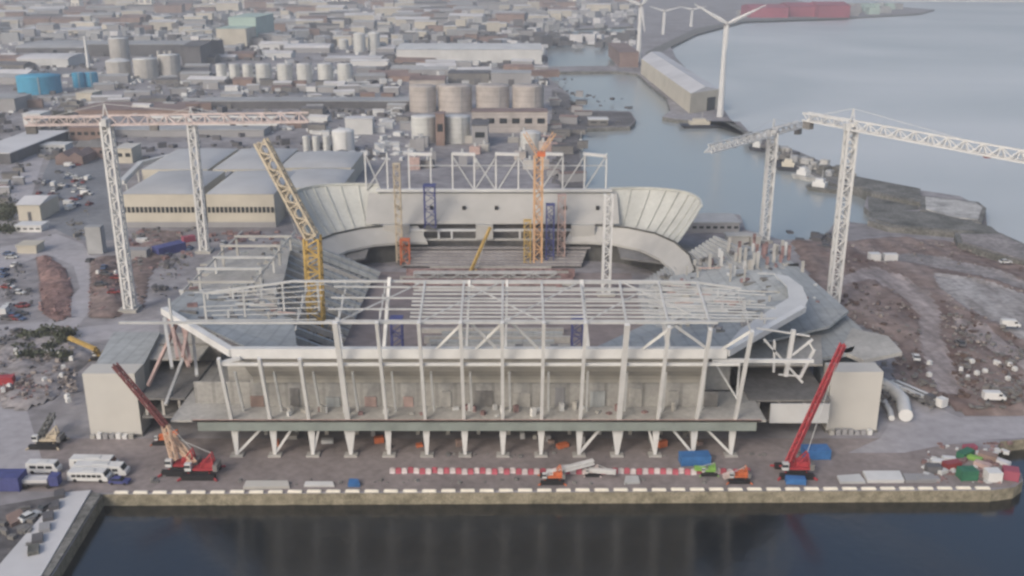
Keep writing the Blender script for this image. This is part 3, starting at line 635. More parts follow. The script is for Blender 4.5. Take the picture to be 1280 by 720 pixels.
# ================================================================ things around the stadium
def L3(p, z=0.0): return Vector((p[0], p[1], z))
def bld(name, label, cat, x0, x1, yb, yt, yr, wall='wallg', roof='roofg', kind='flat', rise=2.5, group=None, axis='x', windows=0, doors=0, winmat='glass', depth=None, parapet=False, chim=0, rz=0.0):
    """building whose front wall stands on the ground at picture height yb, wall top at yt, far roof edge at yr"""
    p0 = G(x0, yb); p1 = G(x1, yb); Y0 = p0.y; z = max(2.2, H(640, yt, Y0).z)
    Y1 = Y0 + depth if depth else max(Y0 + 5, G(640, yr, z).y)
    X0_, X1_ = p0.x, p1.x; W = X1_ - X0_; D = Y1 - Y0; cx, cy = (X0_ + X1_) / 2, (Y0 + Y1) / 2
    t = thing(name, label, cat, (cx, cy, 0), group)
    t.rotation_euler = (0, 0, rz)
    MB().box(cx, cy, 0, W, D, z).build('wall', M[wall], t)
    if kind == 'flat':
        r = MB().box(cx, cy, z + .003, W + .8, D + .8, .5).build('roof', M[roof], t)
        if parapet:
            for k in range(3): MB().box(cx + (k - 1) * W * .3, cy, z + .51, 2.5, 2.5, 1.4).build('roof_vent', M['wallg'], r)
    elif kind == 'gable':
        MB().gable(X0_, X1_, Y0, Y1, z, rise, axis).build('roof', M[roof], t)
    elif kind == 'barrel':
        b = MB(); n = 8; vs = []
        for i in (0, 1):
            for k in range(n + 1):
                a = math.pi * k / n
                if axis == 'x': vs.append((X0_ - .4 if i == 0 else X1_ + .4, cy - math.cos(a) * (D / 2 + .4), z + math.sin(a) * rise))
                else: vs.append((cx - math.cos(a) * (W / 2 + .4), Y0 - .4 if i == 0 else Y1 + .4, z + math.sin(a) * rise))
        b.add(vs, [(k, k + 1, k + n + 2, k + n + 1) for k in range(n)], True); b.add(vs, [tuple(range(n + 1)), tuple(range(n + 1, 2 * n + 2))])
        b.build('roof', M[roof], t)
    elif kind == 'multi':
        n = max(2, int(W / 14)); 
        for k in range(n): MB().gable(X0_ + W * k / n + .1, X0_ + W * (k + 1) / n - .1, Y0, Y1, z, rise, 'y', .0).build('roof', M[roof], t)
    if windows:
        for k in range(windows):
            wx = X0_ + W * (k + .5) / windows; MB().box(wx, Y0 - .06, z * .45, W / windows * .6, .2, z * .25).build('window', M[winmat], t)
    for k in range(doors):
        dx = X0_ + W * (k + .7) / (doors + .4); MB().box(dx, Y0 - .09, 0.02, min(6, W * .15), .2, z * .55).build('door', M['roofd'], t)
    return t
def tank(name, label, cx, yb, yt, wpx, m='tank', group=None, roof='dome', cat='tank'):
    p = G(cx, yb); F = p.y * cP + CH * sP; r = wpx / FPX * F / 2; Yc = p.y + r
    x = p.x * Yc / p.y; z = max(2, H(640, yt, p.y).z)
    t = thing(name, label, cat, (x, Yc, 0), group)
    MB().cyl((x, Yc, 0), (x, Yc, z), r, n=28, caps=False).build('shell', M[m], t)
    b = MB(); prof = [(1.01, 0), (.97, .05 * r), (.7, .16 * r), (.35, .23 * r), (.02, .25 * r)] if roof == 'dome' else [(1.01, 0), (1.01, .04 * r), (.5, .09 * r), (.02, .12 * r)]
    n = 28; vs = [(x + r * q * math.cos(2 * math.pi * k / n), Yc + r * q * math.sin(2 * math.pi * k / n), z + h) for q, h in prof for k in range(n)]
    b.add(vs, [(j * n + k, j * n + (k + 1) % n, (j + 1) * n + (k + 1) % n, (j + 1) * n + k) for j in range(len(prof) - 1) for k in range(n)], True)
    b.build('roof', M['white2' if m in ('tank', 'tankg') else m], t)
    MB().lattice((x + r * .4, Yc - r * .93, 0), (x + r * .4, Yc - r * .93, z + 1), .7, .12, .08, 1.2).build('ladder', M['steel2'], t)
    return t

# ---- white clad blocks at both front corners
for (xa, xb, yb, yt, dep, lab) in ((114, 178, 545, 467, 30, 'tall white-sheeted block at the stadium corner beside the parked minibuses'), (1032, 1095, 540, 465, 26, 'tall white-sheeted block at the stadium corner beside the long curved white ducts')):
    p0, p1 = G(xa, yb), G(xb, yb); z = H(640, yt, p0.y).z; cx = (p0.x + p1.x) / 2; W = p1.x - p0.x; Y0 = p0.y
    t = thing('clad_block', lab, 'building', (cx, Y0 + 3, 0))
    MB().box(cx, Y0 + 3, 0.5, W, 6, z - .5).build('sheeting', M['clad'], t)
    MB().box(cx, Y0 + 3, 0, W + .6, 6.6, .5).build('plinth', M['concd'], t)
    sx = -4 if xa < 600 else 4; zc = z - .8 if xa < 600 else z - 6
    MB().add([(cx - W / 2 + .3, Y0 + 6.05, 0), (cx + W / 2 - .3, Y0 + 6.05, 0), (cx + W / 2 + sx, Y0 + dep, 0), (cx - W / 2 + sx, Y0 + dep, 0)] +
             [(cx - W / 2 + .3, Y0 + 6.05, zc), (cx + W / 2 - .3, Y0 + 6.05, zc), (cx + W / 2 + sx, Y0 + dep, zc), (cx - W / 2 + sx, Y0 + dep, zc)],
             [(0, 3, 2, 1), (4, 5, 6, 7), (0, 1, 5, 4), (1, 2, 6, 5), (2, 3, 7, 6), (3, 0, 4, 7)]).build('concrete_core', M['conc2'], t)
    for k in range(7): MB().box(cx - W / 2 + 1 + k * W / 8, Y0 - 1.2, 0.01, 1.1, 1.1, rnd.uniform(.8, 1.6)).build('base_bag', M[rnd.choice(['white', 'conc', 'wallg'])], t)

# ---- cranes
def tower_crane(label, base, top, Ytop=None, jib=None, counter=15, m='steel', mj=None, mastw=2.6, ztop=None, cabm='white2'):
    p = G(*base); z = H(top[0], top[1], p.y).z if ztop is None else ztop
    t = thing('tower_crane', label, 'tower crane', (p.x, p.y, 0))
    MB().box(p.x, p.y, 0.02, 6, 6, 1.0).build('base', M['conc'], t)
    MB().lattice((p.x, p.y, 1), (p.x, p.y, z), mastw, .72, .36, mastw).build('mast_lattice', M[m], t)
    if jib is not None:
        d = Vector((jib[0], jib[1], 0)).normalized(); L = jib[2]; zj = z + .5
        c = Vector((p.x, p.y, zj))
        MB().cyl((p.x, p.y, z), (p.x, p.y, z + 1.1), 1.6).build('slewing_ring', M[m], t)
        MB().lattice(c + d * 1, c + d * L, 2.8, .5, .28, 2.8, 3).build('jib_lattice', M[mj or m], t)
        MB().lattice(c - d * 1, c - d * counter, 2.4, .5, .26, 2.4).build('counter_jib', M[mj or m], t)
        MB().bar(c - d * (counter - 3) - Vector((0, 0, 2.6)), c - d * counter - Vector((0, 0, 2.6)), 2.0, 2.6).build('counterweight', M['concd'], t)
        s = d.cross(Vector((0, 0, 1)))
        MB().box(*(c + s * 1.9 - Vector((0, 0, 1.6))), 1.6, 1.8, 2.1).build('cab', M[cabm], t)
        ap = c + Vector((0, 0, 5)); b = MB()
        for o in (-1, 1): b.bar(c + d * o, ap, .3)
        b.build('apex', M[m], t)
        MB().bar(ap, c + d * L * .6 + Vector((0, 0, 1)), .12).build('pendant_line', M[m], t)
        MB().bar(ap, c - d * (counter - 2), .12).build('pendant_line', M[m], t)
        q = c + d * L * .62
        MB().box(q.x, q.y, zj - 2.2, 1.5, 1.5, .7).build('trolley', M['red' if base[0] > 1000 else 'roofd'], t)
    return t
tower_crane('white tower crane nearest the oval earth mound, with a faded red and white jib', (163, 388), (135, 152), jib=(1, .10, 62), counter=24, mj='redp')
tower_crane('white tower crane in front of the bulging-roofed hall with the band of dark windows', (256, 315), (243, 152), jib=(1, -.02, 33), counter=16)
a_ = G(1068, 153, 61.5); b_ = G(1280, 191, 61.5)
tower_crane('tallest white tower crane between the stadium corner and the brown earthworks', (1040, 388), (1068, 158), jib=(b_.x - a_.x, b_.y - a_.y, 78), counter=20, mastw=2.9)
a_ = G(985, 146, 47); b_ = G(872, 174, 47)
tower_crane('white tower crane behind the standing precast columns, jib out over the inner dock', (955, 302), (967, 166), jib=(b_.x - a_.x, b_.y - a_.y, 50), counter=24, mastw=2.9)
tower_crane('short white lattice mast without a jib, standing inside the bowl near the pale corner shell', (757, 368), (766, 243), mastw=2.4)
# yellow crane with V-shaped head, shoring towers
t = tower_crane('orange-yellow tower crane with a V-shaped head beside the purple shoring tower', (672, 332), (675, 195), m='orangep', mastw=2.9)
p = G(672, 332); z = H(675, 195, p.y).z
MB().lattice((p.x, p.y, z), H(656, 166, p.y), 1.2, .25, .15, 1.6, 3).build('luffing_jib', M['orangep'], t)
MB().lattice((p.x, p.y, z), H(693, 166, p.y), 1.2, .25, .15, 1.6, 3).build('back_mast', M['orangep'], t)
MB().box(p.x + 1, p.y, z, 3, 3, 1.6).build('machine_deck', M['orange'], t)
def tower(label, x, y0, y1, m, w, Y, cat='shoring tower'):
    a = H(x, y0, Y); c = H(x, y1, Y); t = thing('shoring_tower', label, cat, a)
    MB().lattice(a, (a.x, a.y, c.z), w, .34, .2, w * .8).build('frame_lattice', M[m], t)
    MB().box(a.x, a.y, c.z, w + .6, w + .6, .35).build('head_beam', M[m], t)
    MB().box(a.x, a.y, a.z - .2, w + .9, w + .9, .3).build('foot_plate', M['concd'], t)
tower('purple-blue shoring tower beside the orange-yellow crane in the bowl', 687, 331, 256, 'navy', 2.8, 360)
tower('rusty pink shoring tower against the far stand, taller than its purple neighbour', 701, 331, 244, 'pink', 2.6, 362)
tower('mustard yellow shoring tower left of the purple one', 659, 331, 276, 'yellow', 2.4, 359)
tower('blue shoring tower standing in front of the far beige wall', 538, 284, 232, 'navy', 4.0, 365.5)
tower('pale yellow shoring tower at the left end of the far stand', 500, 327, 205, 'yellowp', 2.2, 361)
tower('orange shoring frame at the foot of the left end of the far stand', 507, 330, 300, 'orange', 3.2, 358)
tower('blue shoring tower behind the front beam, near the stacked terrace units on the left', 497, 438, 398, 'navy', 3.0, 262)
tower('blue shoring tower behind the front beam, next to the empty brown ground on the right', 721, 438, 398, 'navy', 3.0, 262)
def crawler(label, body, boom_pts, m='red', mb=None, Y2=None, size=1.0, cat='crawler crane', name='crawler_crane', bw=1.6):
    p = G(*body); t = thing(name, label, cat, (p.x, p.y, 0)); x, y = p.x, p.y; s = size
    for q in (-1, 1):
        tr = MB().box(x, y + q * 2.4 * s, 0.05, 7.5 * s, 1.1 * s, 1.2 * s).build('track', M['black'], t)
    MB().box(x, y, 1.2 * s, 4.4 * s, 3.4 * s, .45 * s).build('chassis', M['black'], t)
    MB().box(x + .9 * s, y, 1.7 * s, 4.6 * s, 3.0 * s, .5 * s).build('body', M[m], t)
    MB().box(x + 1.6 * s, y + .3 * s, 2.22 * s, 2.6 * s, 2.2 * s, 1.1 * s).build('engine_cover', M[m], t)
    MB().box(x + 3.6 * s, y, 1.5 * s, 1.0 * s, 3.2 * s, 1.5 * s).build('counterweight', M['concd'], t)
    b = MB()
    for q in (-1, 1):
        b.bar((x + .2 * s, y + q * s, 2.2 * s), (x + 2.6 * s, y + q * .6 * s, 5.4 * s), .25 * s); b.bar((x + 3.2 * s, y + q * s, 2.2 * s), (x + 2.6 * s, y + q * .6 * s, 5.4 * s), .25 * s)
    b.build('gantry', M[m], t)
    for q in (-1, 1):
        for e in (-1, 1): MB().bar((x + e * 1.8 * s, y + q * 1.2 * s, 1.3 * s), (x + e * 4.4 * s, y + q * 3.4 * s, .25 * s), .35 * s).build('outrigger', M[m], t)
    c = MB().box(x - 2.4 * s, y - 1.2 * s, 1.75 * s, 1.4 * s, 1.1 * s, 1.7 * s).build('cab', M['white2'], t)
    MB().box(x - 2.5 * s, y - 1.22 * s, 2.5 * s, 1.35 * s, 1.18 * s, .65 * s).build('windscreen', M['glass'], c)
    prev = Vector((x - 1.5 * s, y, 2.6 * s))
    for k, (bx, by, Y) in enumerate(boom_pts):
        q = H(bx, by, Y); MB().lattice(prev, q, bw * (1 - .25 * k), .3 if bw < 3 else .6, .18 if bw < 3 else .4, bw * (1 if bw < 3 else .6)).build('boom_lattice', M[(mb or [m])[min(k, len(mb or [m]) - 1)]], t); prev = q
    MB().bar((x + 2.6 * s, y, 5.4 * s), prev, .1).build('pendant_line', M['steel2'], t)
    return t
crawler('red crawler crane near the white minibuses, its dark jointed boom folded over the white block', (228, 588), [(207, 532, 203), (143, 456, 212)], 'red', ['peach', 'boomd'], bw=1.25)
crawler('second red crawler crane with a short cream boom, right of the jointed one', (252, 593), [(214, 545, 206)], 'red', ['peach'], bw=1.1)
crawler('orange-red telehandler parked between the white block and the red crawler cranes', (205, 553), [(222, 540, 214)], 'orange', ['orange'], size=.6, bw=.7, name='telehandler', cat='telehandler')
crawler('red crawler crane by the right-hand white block with its lattice boom raised steeply', (992, 592), [(1054, 430, 213)], 'red', ['red'], bw=1.0)
crawler('small orange-red crane on the quay with a long white boom laid almost flat', (690, 601), [(742, 577, 199)], 'orange', ['white'], size=.7, bw=.8, name='mobile_crane', cat='mobile crane')
crawler('low machine on the quay with a thin pale arm slanting down towards the blue cabins', (740, 593), [(770, 590, 197)], 'redp', ['white2'], size=.45, bw=.6, name='mobile_crane', cat='mobile crane')
crawler('lime green boom lift on the quay among the red and white barriers', (885, 592), [(868, 585, 199)], 'lime', ['lime'], size=.5, bw=.6, name='boom_lift', cat='boom lift')
crawler('orange-red lift platform lying low on the quay right of the green one', (922, 600), [(904, 596, 196)], 'orange', ['redp'], size=.65, bw=.7, name='boom_lift', cat='boom lift')
crawler('yellow and grey piling rig alone on the bare ground left of the white block', (60, 556), [(66, 518, 222)], 'yellowp', ['stone'], size=.9, bw=1.1, name='piling_rig', cat='piling rig')
crawler('yellow long-armed excavator beside the rubble behind the left-hand white block', (128, 448), [(118, 436, 260), (86, 422, 262)], 'yellow', ['yellow', 'yellow'], size=.7, bw=.9, name='long_reach_excavator', cat='excavator')
crawler('big mustard yellow crawler crane rising from the left stand with a wide luffed jib', (404, 426), [(390, 296, 279), (326, 176, 281)], 'yellowp', ['yellow', 'yellowp'], size=1.1, bw=4.2)
crawler('thin yellow mobile crane in the middle of the bowl with a slender raised boom', (590, 347), [(613, 284, 350)], 'yellow', ['yellow'], size=.6, bw=.6, name='mobile_crane', cat='mobile crane')

# ---- vehicles
def wheels(t, x, y, L, W, r=.45, xs=(-.32, .32)):
    for fx in xs:
        for q in (-1, 1): MB().cyl((x + fx * L, y + q * (W / 2 - .25), r), (x + fx * L, y + q * (W / 2 + .02), r), r, n=10).build('wheel', M['black'], t)
def profile_body(x, y, L, W, prof):
    b = MB(); n = len(prof); vs = [(x + a * L, y + q * W / 2, h) for q in (-1, 1) for a, h in prof]
    return b.add(vs, [tuple(range(n)), tuple(reversed(range(n, 2 * n)))] + [(k, k + n, (k + 1) % n + n, (k + 1) % n) for k in range(n)])
def make_bus(label, cat, group, L, Hh, m='white', name='minibus', loc=(0, 0, 0), wins=6):
    t = thing(name, label, cat, (0, 0, 0), group); W = 2.2 if L < 8 else 2.5
    profile_body(0, 0, L, W, [(-.5, .4), (.5, .4), (.5, Hh * .5), (.44, Hh * .62), (.40, Hh), (-.49, Hh), (-.5, Hh * .6)]).build('body', M[m], t)
    for q in (-1, 1):
        for k in range(wins): MB().box(-.40 * L + (k + .5) * L * .76 / wins, q * (W / 2 + .01), Hh * .52, L * .76 / wins * .82, .06, Hh * .26).build('side_window', M['glass'], t)
    MB().add([(.455 * L, -W * .42, Hh * .60), (.455 * L, W * .42, Hh * .60), (.412 * L, W * .42, Hh * .94), (.412 * L, -W * .42, Hh * .94)], [(0, 1, 2, 3)]).build('windscreen', M['glass'], t)
    wheels(t, 0, 0, L, W); MB().box(0, 0, Hh + .003, L * .3, W * .5, .15).build('roof_hatch', M['white2'], t); t.location = loc
    return t
def make_car(label, group, m, kind='car'):
    t = thing('parked_car' if kind == 'car' else 'parked_van', label, kind, (0, 0, 0), group); W = 1.8 if kind == 'car' else 2.0
    if kind == 'car':
        L = 4.4; profile_body(0, 0, L, W, [(-.5, .3), (.5, .3), (.5, .75), (.27, .92), (-.46, .95), (-.5, .8)]).build('body', M[m], t)
        profile_body(0, 0, L, W * .88, [(-.42, .93), (.22, .93), (.08, 1.42), (-.30, 1.42)]).build('glazing', M['glass'], t)
        MB().box(-.11 * L, 0, 1.423, L * .36, W * .84, .05).build('roof', M[m], t)
    else:
        L = 5.6; profile_body(0, 0, L, W, [(-.5, .35), (.5, .35), (.5, 1.1), (.36, 1.3), (.27, 2.3), (-.5, 2.3)]).build('body', M[m], t)
        MB().add([(.37 * L, -.85, 1.32), (.37 * L, .85, 1.32), (.285 * L, .85, 2.2), (.285 * L, -.85, 2.2)], [(0, 1, 2, 3)]).build('windscreen', M['glass'], t)
        for q in (-1, 1): MB().box(.22 * L, q * 1.01, 1.35, .9, .04, .6).build('side_window', M['glass'], t)
    wheels(t, 0, 0, L, W, .34); return t
def at_px(t, x, y, rz=0.0): p = G(x, y); t.location = (p.x, p.y, 0.012); t.rotation_euler = (0, 0, rz)
vb = make_bus('white high-roofed van alone on the quay, left of the row of minibuses', 'van', None, 7.2, 2.7, name='parked_van', wins=3); at_px(vb, 56, 590, R(-2))
at_px(make_bus('farthest of the white minibuses parked side by side on the quay', 'minibus', 'minibuses by the quay corner', 10.5, 2.6), 119, 584, R(-2))
at_px(make_bus('middle white minibus of the row, the one parked furthest forward', 'minibus', 'minibuses by the quay corner', 12.0, 2.6), 128, 592.5, R(-2))
at_px(make_bus('nearest white minibus, beside the dark blue pickup', 'minibus', 'minibuses by the quay corner', 9.0, 2.5), 113, 600, R(-2))
at_px(make_car('dark blue pickup parked at the nose of the nearest minibus', None, 'navy'), 150, 604, R(-3))
def lorry(label, x, y, rz, L=11, m='white', cabm='white', name='flatbed_trailer', cat='trailer'):
    t = thing(name, label, cat, (0, 0, 0))
    MB().box(0, 0, 1.0, L, 2.4, .35).build('bed', M['roofd'], t)
    for q in (-1, 1): MB().box(0, q * .6, 1.36, L * .94, .9, .8).build('load', M[m], t)
    MB().box(L / 2 + 1.2, 0, .6, 2.0, 2.3, 2.3).build('cab', M[cabm], t)
    wheels(t, 0, 0, L, 2.4, .5, (-.4, -.3, .5)); at_px(t, x, y, rz)
lorry('long lorry carrying white beams, parked on the road beside the curved white ducts', 1143, 496, R(-60), 14)
lorry('second lorry with white beams, just left of the first one', 1133, 494, R(-60), 12, 'white2', 'roofd')
lorry('low white trailer behind the dark blue container at the pier head', 46, 608, R(2), 6, 'roofw', 'navy')

# ---- containers, cabins, slabs
def container(label, x, y, L, W, Hh, m, rz=0.0, name='shipping_container', cat='container', group=None, z=0.012):
    t = thing(name, label, cat, (0, 0, 0), group)
    b = MB(); n = max(4, int(L / .8))
    b.box(0, 0, .12, L, W, Hh - .24)
    b.build('body', M[m], t)
    for s in (-1, 1):
        for q in (-1, 1): MB().box(s * (L / 2 - .08), q * (W / 2 - .08), 0, .22, .22, Hh).build('corner_post', M[m], t)
    MB().box(L / 2 + .03, 0, .2, .08, W * .86, Hh - .45).build('door', M['wallg' if m in ('white', 'white2') else m], t)
    MB().box(0, 0, Hh - .1, L + .05, W + .05, .12).build('roof', M[m], t)
    at_px(t, x, y, rz); t.location.z = z; return t
container('dark blue container at the pier head, left edge of the quay', 12, 609, 6.5, 4.2, 3.4, 'navy', R(0))
container('bright blue cabin on the quay in front of the last facade legs', 868, 579, 6.8, 3.0, 2.4, 'bluec', R(4), 'site_cabin', 'cabin')
container('bright blue cabin on the quay next to the raised red crane', 1019, 571, 6.0, 3.4, 2.4, 'bluec', R(2), 'site_cabin', 'cabin')
container('low blue box at the foot of the raised red crane, close to the quay edge', 994, 604, 4.2, 1.8, 1.4, 'bluec', R(-5), 'tool_box', 'box')
yard = [('green', 1208, 598, 4.4, 3.2, 3.0, 4, 'dark green container in the yard, beside the white round-topped cabin'), ('green', 1206, 571, 5, 2.2, 2.0, 35, 'dark green skip at the back of the yard'), ('white', 1240, 600, 3.6, 3.2, 3.0, 0, 'white cabin at the quay end between the green and maroon boxes'),
        ('maroon', 1262, 598, 3.8, 3.4, 3.0, -20, 'maroon red container at the very corner of the quay'), ('carr', 1189, 585, 4.6, 2.2, 2.0, 15, 'dark red skip in the middle of the yard'), ('roofd', 1166, 590, 3.8, 2.2, 2.2, 0, 'near-black bin at the left end of the yard'),
        ('white', 1172, 580, 3.4, 1.8, 1.2, -8, 'white slab-like box behind the black bin'), ('white', 1186, 576, 3.2, 1.6, 1.2, -10, 'white box behind the dark red skip'), ('brick', 1234, 574, 4.6, 2.6, 1.8, -35, 'orange-brown container at the back of the yard'),
        ('pink', 1228, 584, 4.2, 2.0, 1.4, -45, 'rusty pink steel stillage leaning across the yard'), ('white2', 1178, 592, 2.6, 1.4, 1.2, 30, 'pale grey crate in front of the dark red skip'), ('lime', 1216, 575, 4.4, 1.5, 1.3, -40, 'light green pipe crate beside the dark green skip'),
        ('roofw', 1252, 580, 4.0, 1.8, 1.2, -50, 'pale blue-grey crate by the dark water inlet'), ('maroon', 1212, 562, 3.4, 1.8, 1.4, 10, 'brown crate farthest back in the yard'), ('wallg', 1160, 601, 5.5, 1.8, 1.0, 3, 'grey pallet stack in front of the black bin')]
for m, x, y, L, W, Hh, a, lab in yard: container(lab, x, y, L * .85, W * .85, Hh * .8, m, R(a), 'yard_container' if Hh > 1.9 else 'yard_crate', 'container' if Hh > 1.9 else 'crate')
def slab(label, pts, h, m, name='slab_stack', cat='slab stack', n=3):
    P = px_poly(pts); c = sum(P, Vector((0, 0))) / len(P); t = thing(name, label, cat, (c.x, c.y, 0))
    for k in range(n): MB().prism(P, .05 + h * k / n + .01 * k, h * (k + .8) / n + .01 * k, bottom=True).build('slab', M[m], t)
slab('large flat white slabs stacked on the quay near the yard', [(1084, 604), (1130, 604), (1124, 592), (1078, 592)], .8, 'white')
slab('smaller flat white slabs left of the large ones', [(1050, 605), (1082, 605), (1074, 595), (1046, 597)], .6, 'white2')
slab('grey timber stack between the white slabs and the yard', [(1132, 604), (1170, 604), (1166, 595), (1128, 595)], .7, 'wallg')
slab('long pale slab lying on the quay, right of the red crawler cranes', [(304, 612), (362, 611), (360, 604), (308, 604)], .7, 'clad')
slab('short pale slab on the quay right of the long pale one', [(380, 609), (418, 609), (416, 604), (382, 604)], .5, 'white')
slab('grey boards on the quay below the blue cabin', [(780, 606), (800, 605), (798, 597), (782, 597)], .5, 'steel2')
slab('small blue bundle near the quay edge by the first white barriers', [(435, 609), (450, 609), (448, 603), (437, 602)], .9, 'bluec')
for (pts, lab, w_) in (([(1102, 488), (1116, 496), (1127, 508), (1131, 528)], 'widest curved white duct lying beside the right-hand white block', 3.4), ([(1096, 498), (1105, 506), (1112, 518), (1114, 527)], 'narrow curved white duct between the block and the widest duct', 1.5)):
    P = [G(x, y) for x, y in pts]; t = thing('curved_duct', lab, 'duct', (P[1].x, P[1].y, 0)); b = MB()
    for k in range(3): b.cyl(P[k] + Vector((0, 0, w_ / 2 + .2)), P[k + 1] + Vector((0, 0, w_ / 2 + .2)), w_ / 2, n=12)
    b.build('duct_shell', M['white'], t)
    for q in P[1:3]: MB().box(q.x, q.y, 0, w_, .4, w_ * .4).build('cradle', M['concd'], t)

# ---- red and white barriers in line on the quay
a0 = G(487, 591); a1 = G(938, 592); NB = 60
proto = {}
for k in range(NB):
    t = (k + .5) / NB; p = a0.lerp(a1, t); white = (k % 2 == 0); L = (a1.x - a0.x) / NB
    if white not in proto:
        c = thing('plastic_barrier', 'white plastic barrier in the long red and white line on the quay' if white else 'red plastic barrier in the long red and white line on the quay', 'barrier', (0, 0, 0), 'white quay barriers' if white else 'red quay barriers')
        profile = MB().add([(-L * .46, -.45, 0), (L * .46, -.45, 0), (L * .46, .45, 0), (-L * .46, .45, 0), (-L * .46, -.25, .35), (L * .46, -.25, .35), (L * .46, .25, .35), (-L * .46, .25, .35), (-L * .45, -.2, 1.15), (L * .45, -.2, 1.15), (L * .45, .2, 1.15), (-L * .45, .2, 1.15)],
                          [(0, 3, 2, 1), (0, 1, 5, 4), (1, 2, 6, 5), (2, 3, 7, 6), (3, 0, 4, 7), (4, 5, 9, 8), (5, 6, 10, 9), (6, 7, 11, 10), (7, 4, 8, 11), (8, 9, 10, 11)])
        profile.build('body', M['barw' if white else 'barr'], c)
        MB().box(0, 0, 1.155, L * .5, .3, .12).build('top_rail', M['barw' if white else 'barr'], c)
        c.location = (p.x, p.y, .012); proto[white] = c
    else: dup(proto[white], (p.x, p.y + rnd.uniform(-.35, .35), .012), rnd.uniform(-.14, .14))
# ---- white blocks along the quay edge
proto_b = None; e0 = G(140, 616.2); e1 = G(1240, 610.6)
for k in range(46):
    p = e0.lerp(e1, (k + .5) / 46)
    if proto_b is None:
        proto_b = thing('edge_block', 'cream-white coping block in the long row along the quay edge', 'block', (0, 0, 0), 'coping blocks along the quay edge')
        MB().box(0, 0, 0, 3.1, .8, .28).build('base', M['coping'], proto_b)
        MB().box(0, 0.06, .28, 2.7, .5, .12).build('cap', M['coping'], proto_b); proto_b.location = (p.x, p.y, .012)
    else: dup(proto_b, (p.x, p.y + rnd.uniform(-.08, .08), .012), rnd.uniform(-.02, .02))

sheet('jetty_roadway', [(-60, 650), (0, 632), (76, 619), (0, 705), (-60, 780)], M['asphaltd'], 0.016)
# ---- pier in the left foreground
t = thing('jetty', 'pale grey concrete jetty deck running down beside the dark dock water', 'jetty', (-90, 180, 0))
P = px_poly([(78, 618), (114, 615), (52, 722), (20, 790), (-60, 790), (0, 708)])
MB().prism(P, .03, .5).build('deck', M['roofw'], t)
P2 = px_poly([(115, 617), (127, 619), (66, 716), (33, 762), (10, 790), (4, 790), (54, 720)])
MB().prism(P2, .03, .35).build('kerb', M['stone'], t)
for k in range(6):
    p = G(52 - k * 3 + rnd.uniform(-4, 4) + (6 - k) * 4, 622 + k * 14); MB().box(p.x, p.y, .02, 2.0, 3, 1.3, .4).build('stored_frame', M[rnd.choice(['roofd', 'wallg', 'concd', 'stone'])], t)
at_px(make_car('dark car parked on the rough strip left of the jetty', None, 'roofd'), 60, 636, R(60))
at_px(make_car('silver car parked further down the rough strip left of the jetty', None, 'white2'), 38, 648, R(58))
slab('brown heap of boards on the rough strip left of the jetty', [(14, 660), (34, 650), (26, 640), (8, 648)], .9, 'brick')

# ================================================================ works, docks and town behind
# treatment works with bulging roofs
def works(label, x0, x1, yb, yt, yr, windows, name='treatment_hall'):
    p0, p1 = G(x0, yb), G(x1, yb); Y0 = p0.y; z = H(640, yt, Y0).z; Y1 = G(640, yr, z).y; xa, xb = p0.x, p1.x; cx = (xa + xb) / 2
    t = thing(name, label, 'hall', (cx, Y0, 0))
    MB().box(cx, (Y0 + Y1) / 2, 0, xb - xa, Y1 - Y0, z).build('wall', M['wallc'], t)
    n = 12; b = MB(); vs = []
    for j in range(n + 1):
        for i in range(n + 1):
            u, v = i / n * 2 - 1, j / n * 2 - 1; k = max(0, (1 - u * u)) ** .5 * max(0, (1 - v ** 4))
            vs.append((cx + u * (xb - xa) / 2 * 1.01, (Y0 + Y1) / 2 + v * (Y1 - Y0) / 2, z + .1 + 2.4 * k))
    b.add(vs, [(j * (n + 1) + i, j * (n + 1) + i + 1, (j + 1) * (n + 1) + i + 1, (j + 1) * (n + 1) + i) for i in range(n) for j in range(n)], True); b.build('roof', M['roofw2'], t)
    for k in range(windows):
        MB().box(xa + (xb - xa) * (k + .5) / windows, Y0 - .08, z * .45, (xb - xa) / windows * .66, .2, z * .17).build('window', M['glass'], t)
    MB().box(cx, Y0 - .15, .0, xb - xa + .3, .3, z * .16).build('plinth', M['wallg'], t)
M['roofw2'] = mat('roof_lens', (0.42, 0.43, 0.44), 0.7, 0.1, 0.03, detail=6)
works('hall with bulging roof and dark window band, just behind the left tower crane mast', 156, 246, 284, 243, 214, 17)
works('pale hall with a bulging roof and dark windows, beside the big yellow jib', 261, 345, 284, 243, 214, 16)
works('plain light hall with a bulging roof between the windowed halls and the sewage tanks', 345, 428, 270, 235, 212, 0)
works('low bulging-roofed hall in the second row, nearest the red and white jib', 180, 262, 236, 212, 186, 0)
works('low bulging-roofed hall in the second row, behind the yellow jib head', 268, 345, 236, 212, 186, 0)
works('low bulging-roofed hall in the second row, in front of the slim white silos', 350, 440, 232, 210, 190, 0)
bld('filter_house', 'square cream filter house beside the left tower crane mast', 'building', 146, 166, 204, 186, 180, 'wallc', 'clad', 'flat', windows=2)
for (x, y, x2, y2) in ((152, 228, 176, 204), (176, 204, 226, 192), (262, 240, 300, 205), (300, 205, 318, 186)):
    a, c = G(x, y, 8), G(x2, y2, 8); t = thing('conveyor_gallery', {152: 'slanting white gallery beside the left bulging-roofed hall', 176: 'pale gallery running back from the filter house', 262: 'grey pipe gallery slanting up between the two rows of halls', 300: 'dark pipe gallery near the head of the yellow jib'}[x], 'gallery', (a.x, a.y, 0))
    MB().bar(a, c, 2.6, 2.2).build('casing', M['white2' if x < 250 else 'wallg'], t); m_ = (a + c) / 2
    for q in (a.lerp(c, .2), a.lerp(c, .8)): MB().box(q.x, q.y, 0, .8, .8, 7).build('support', M['steel2'], t)
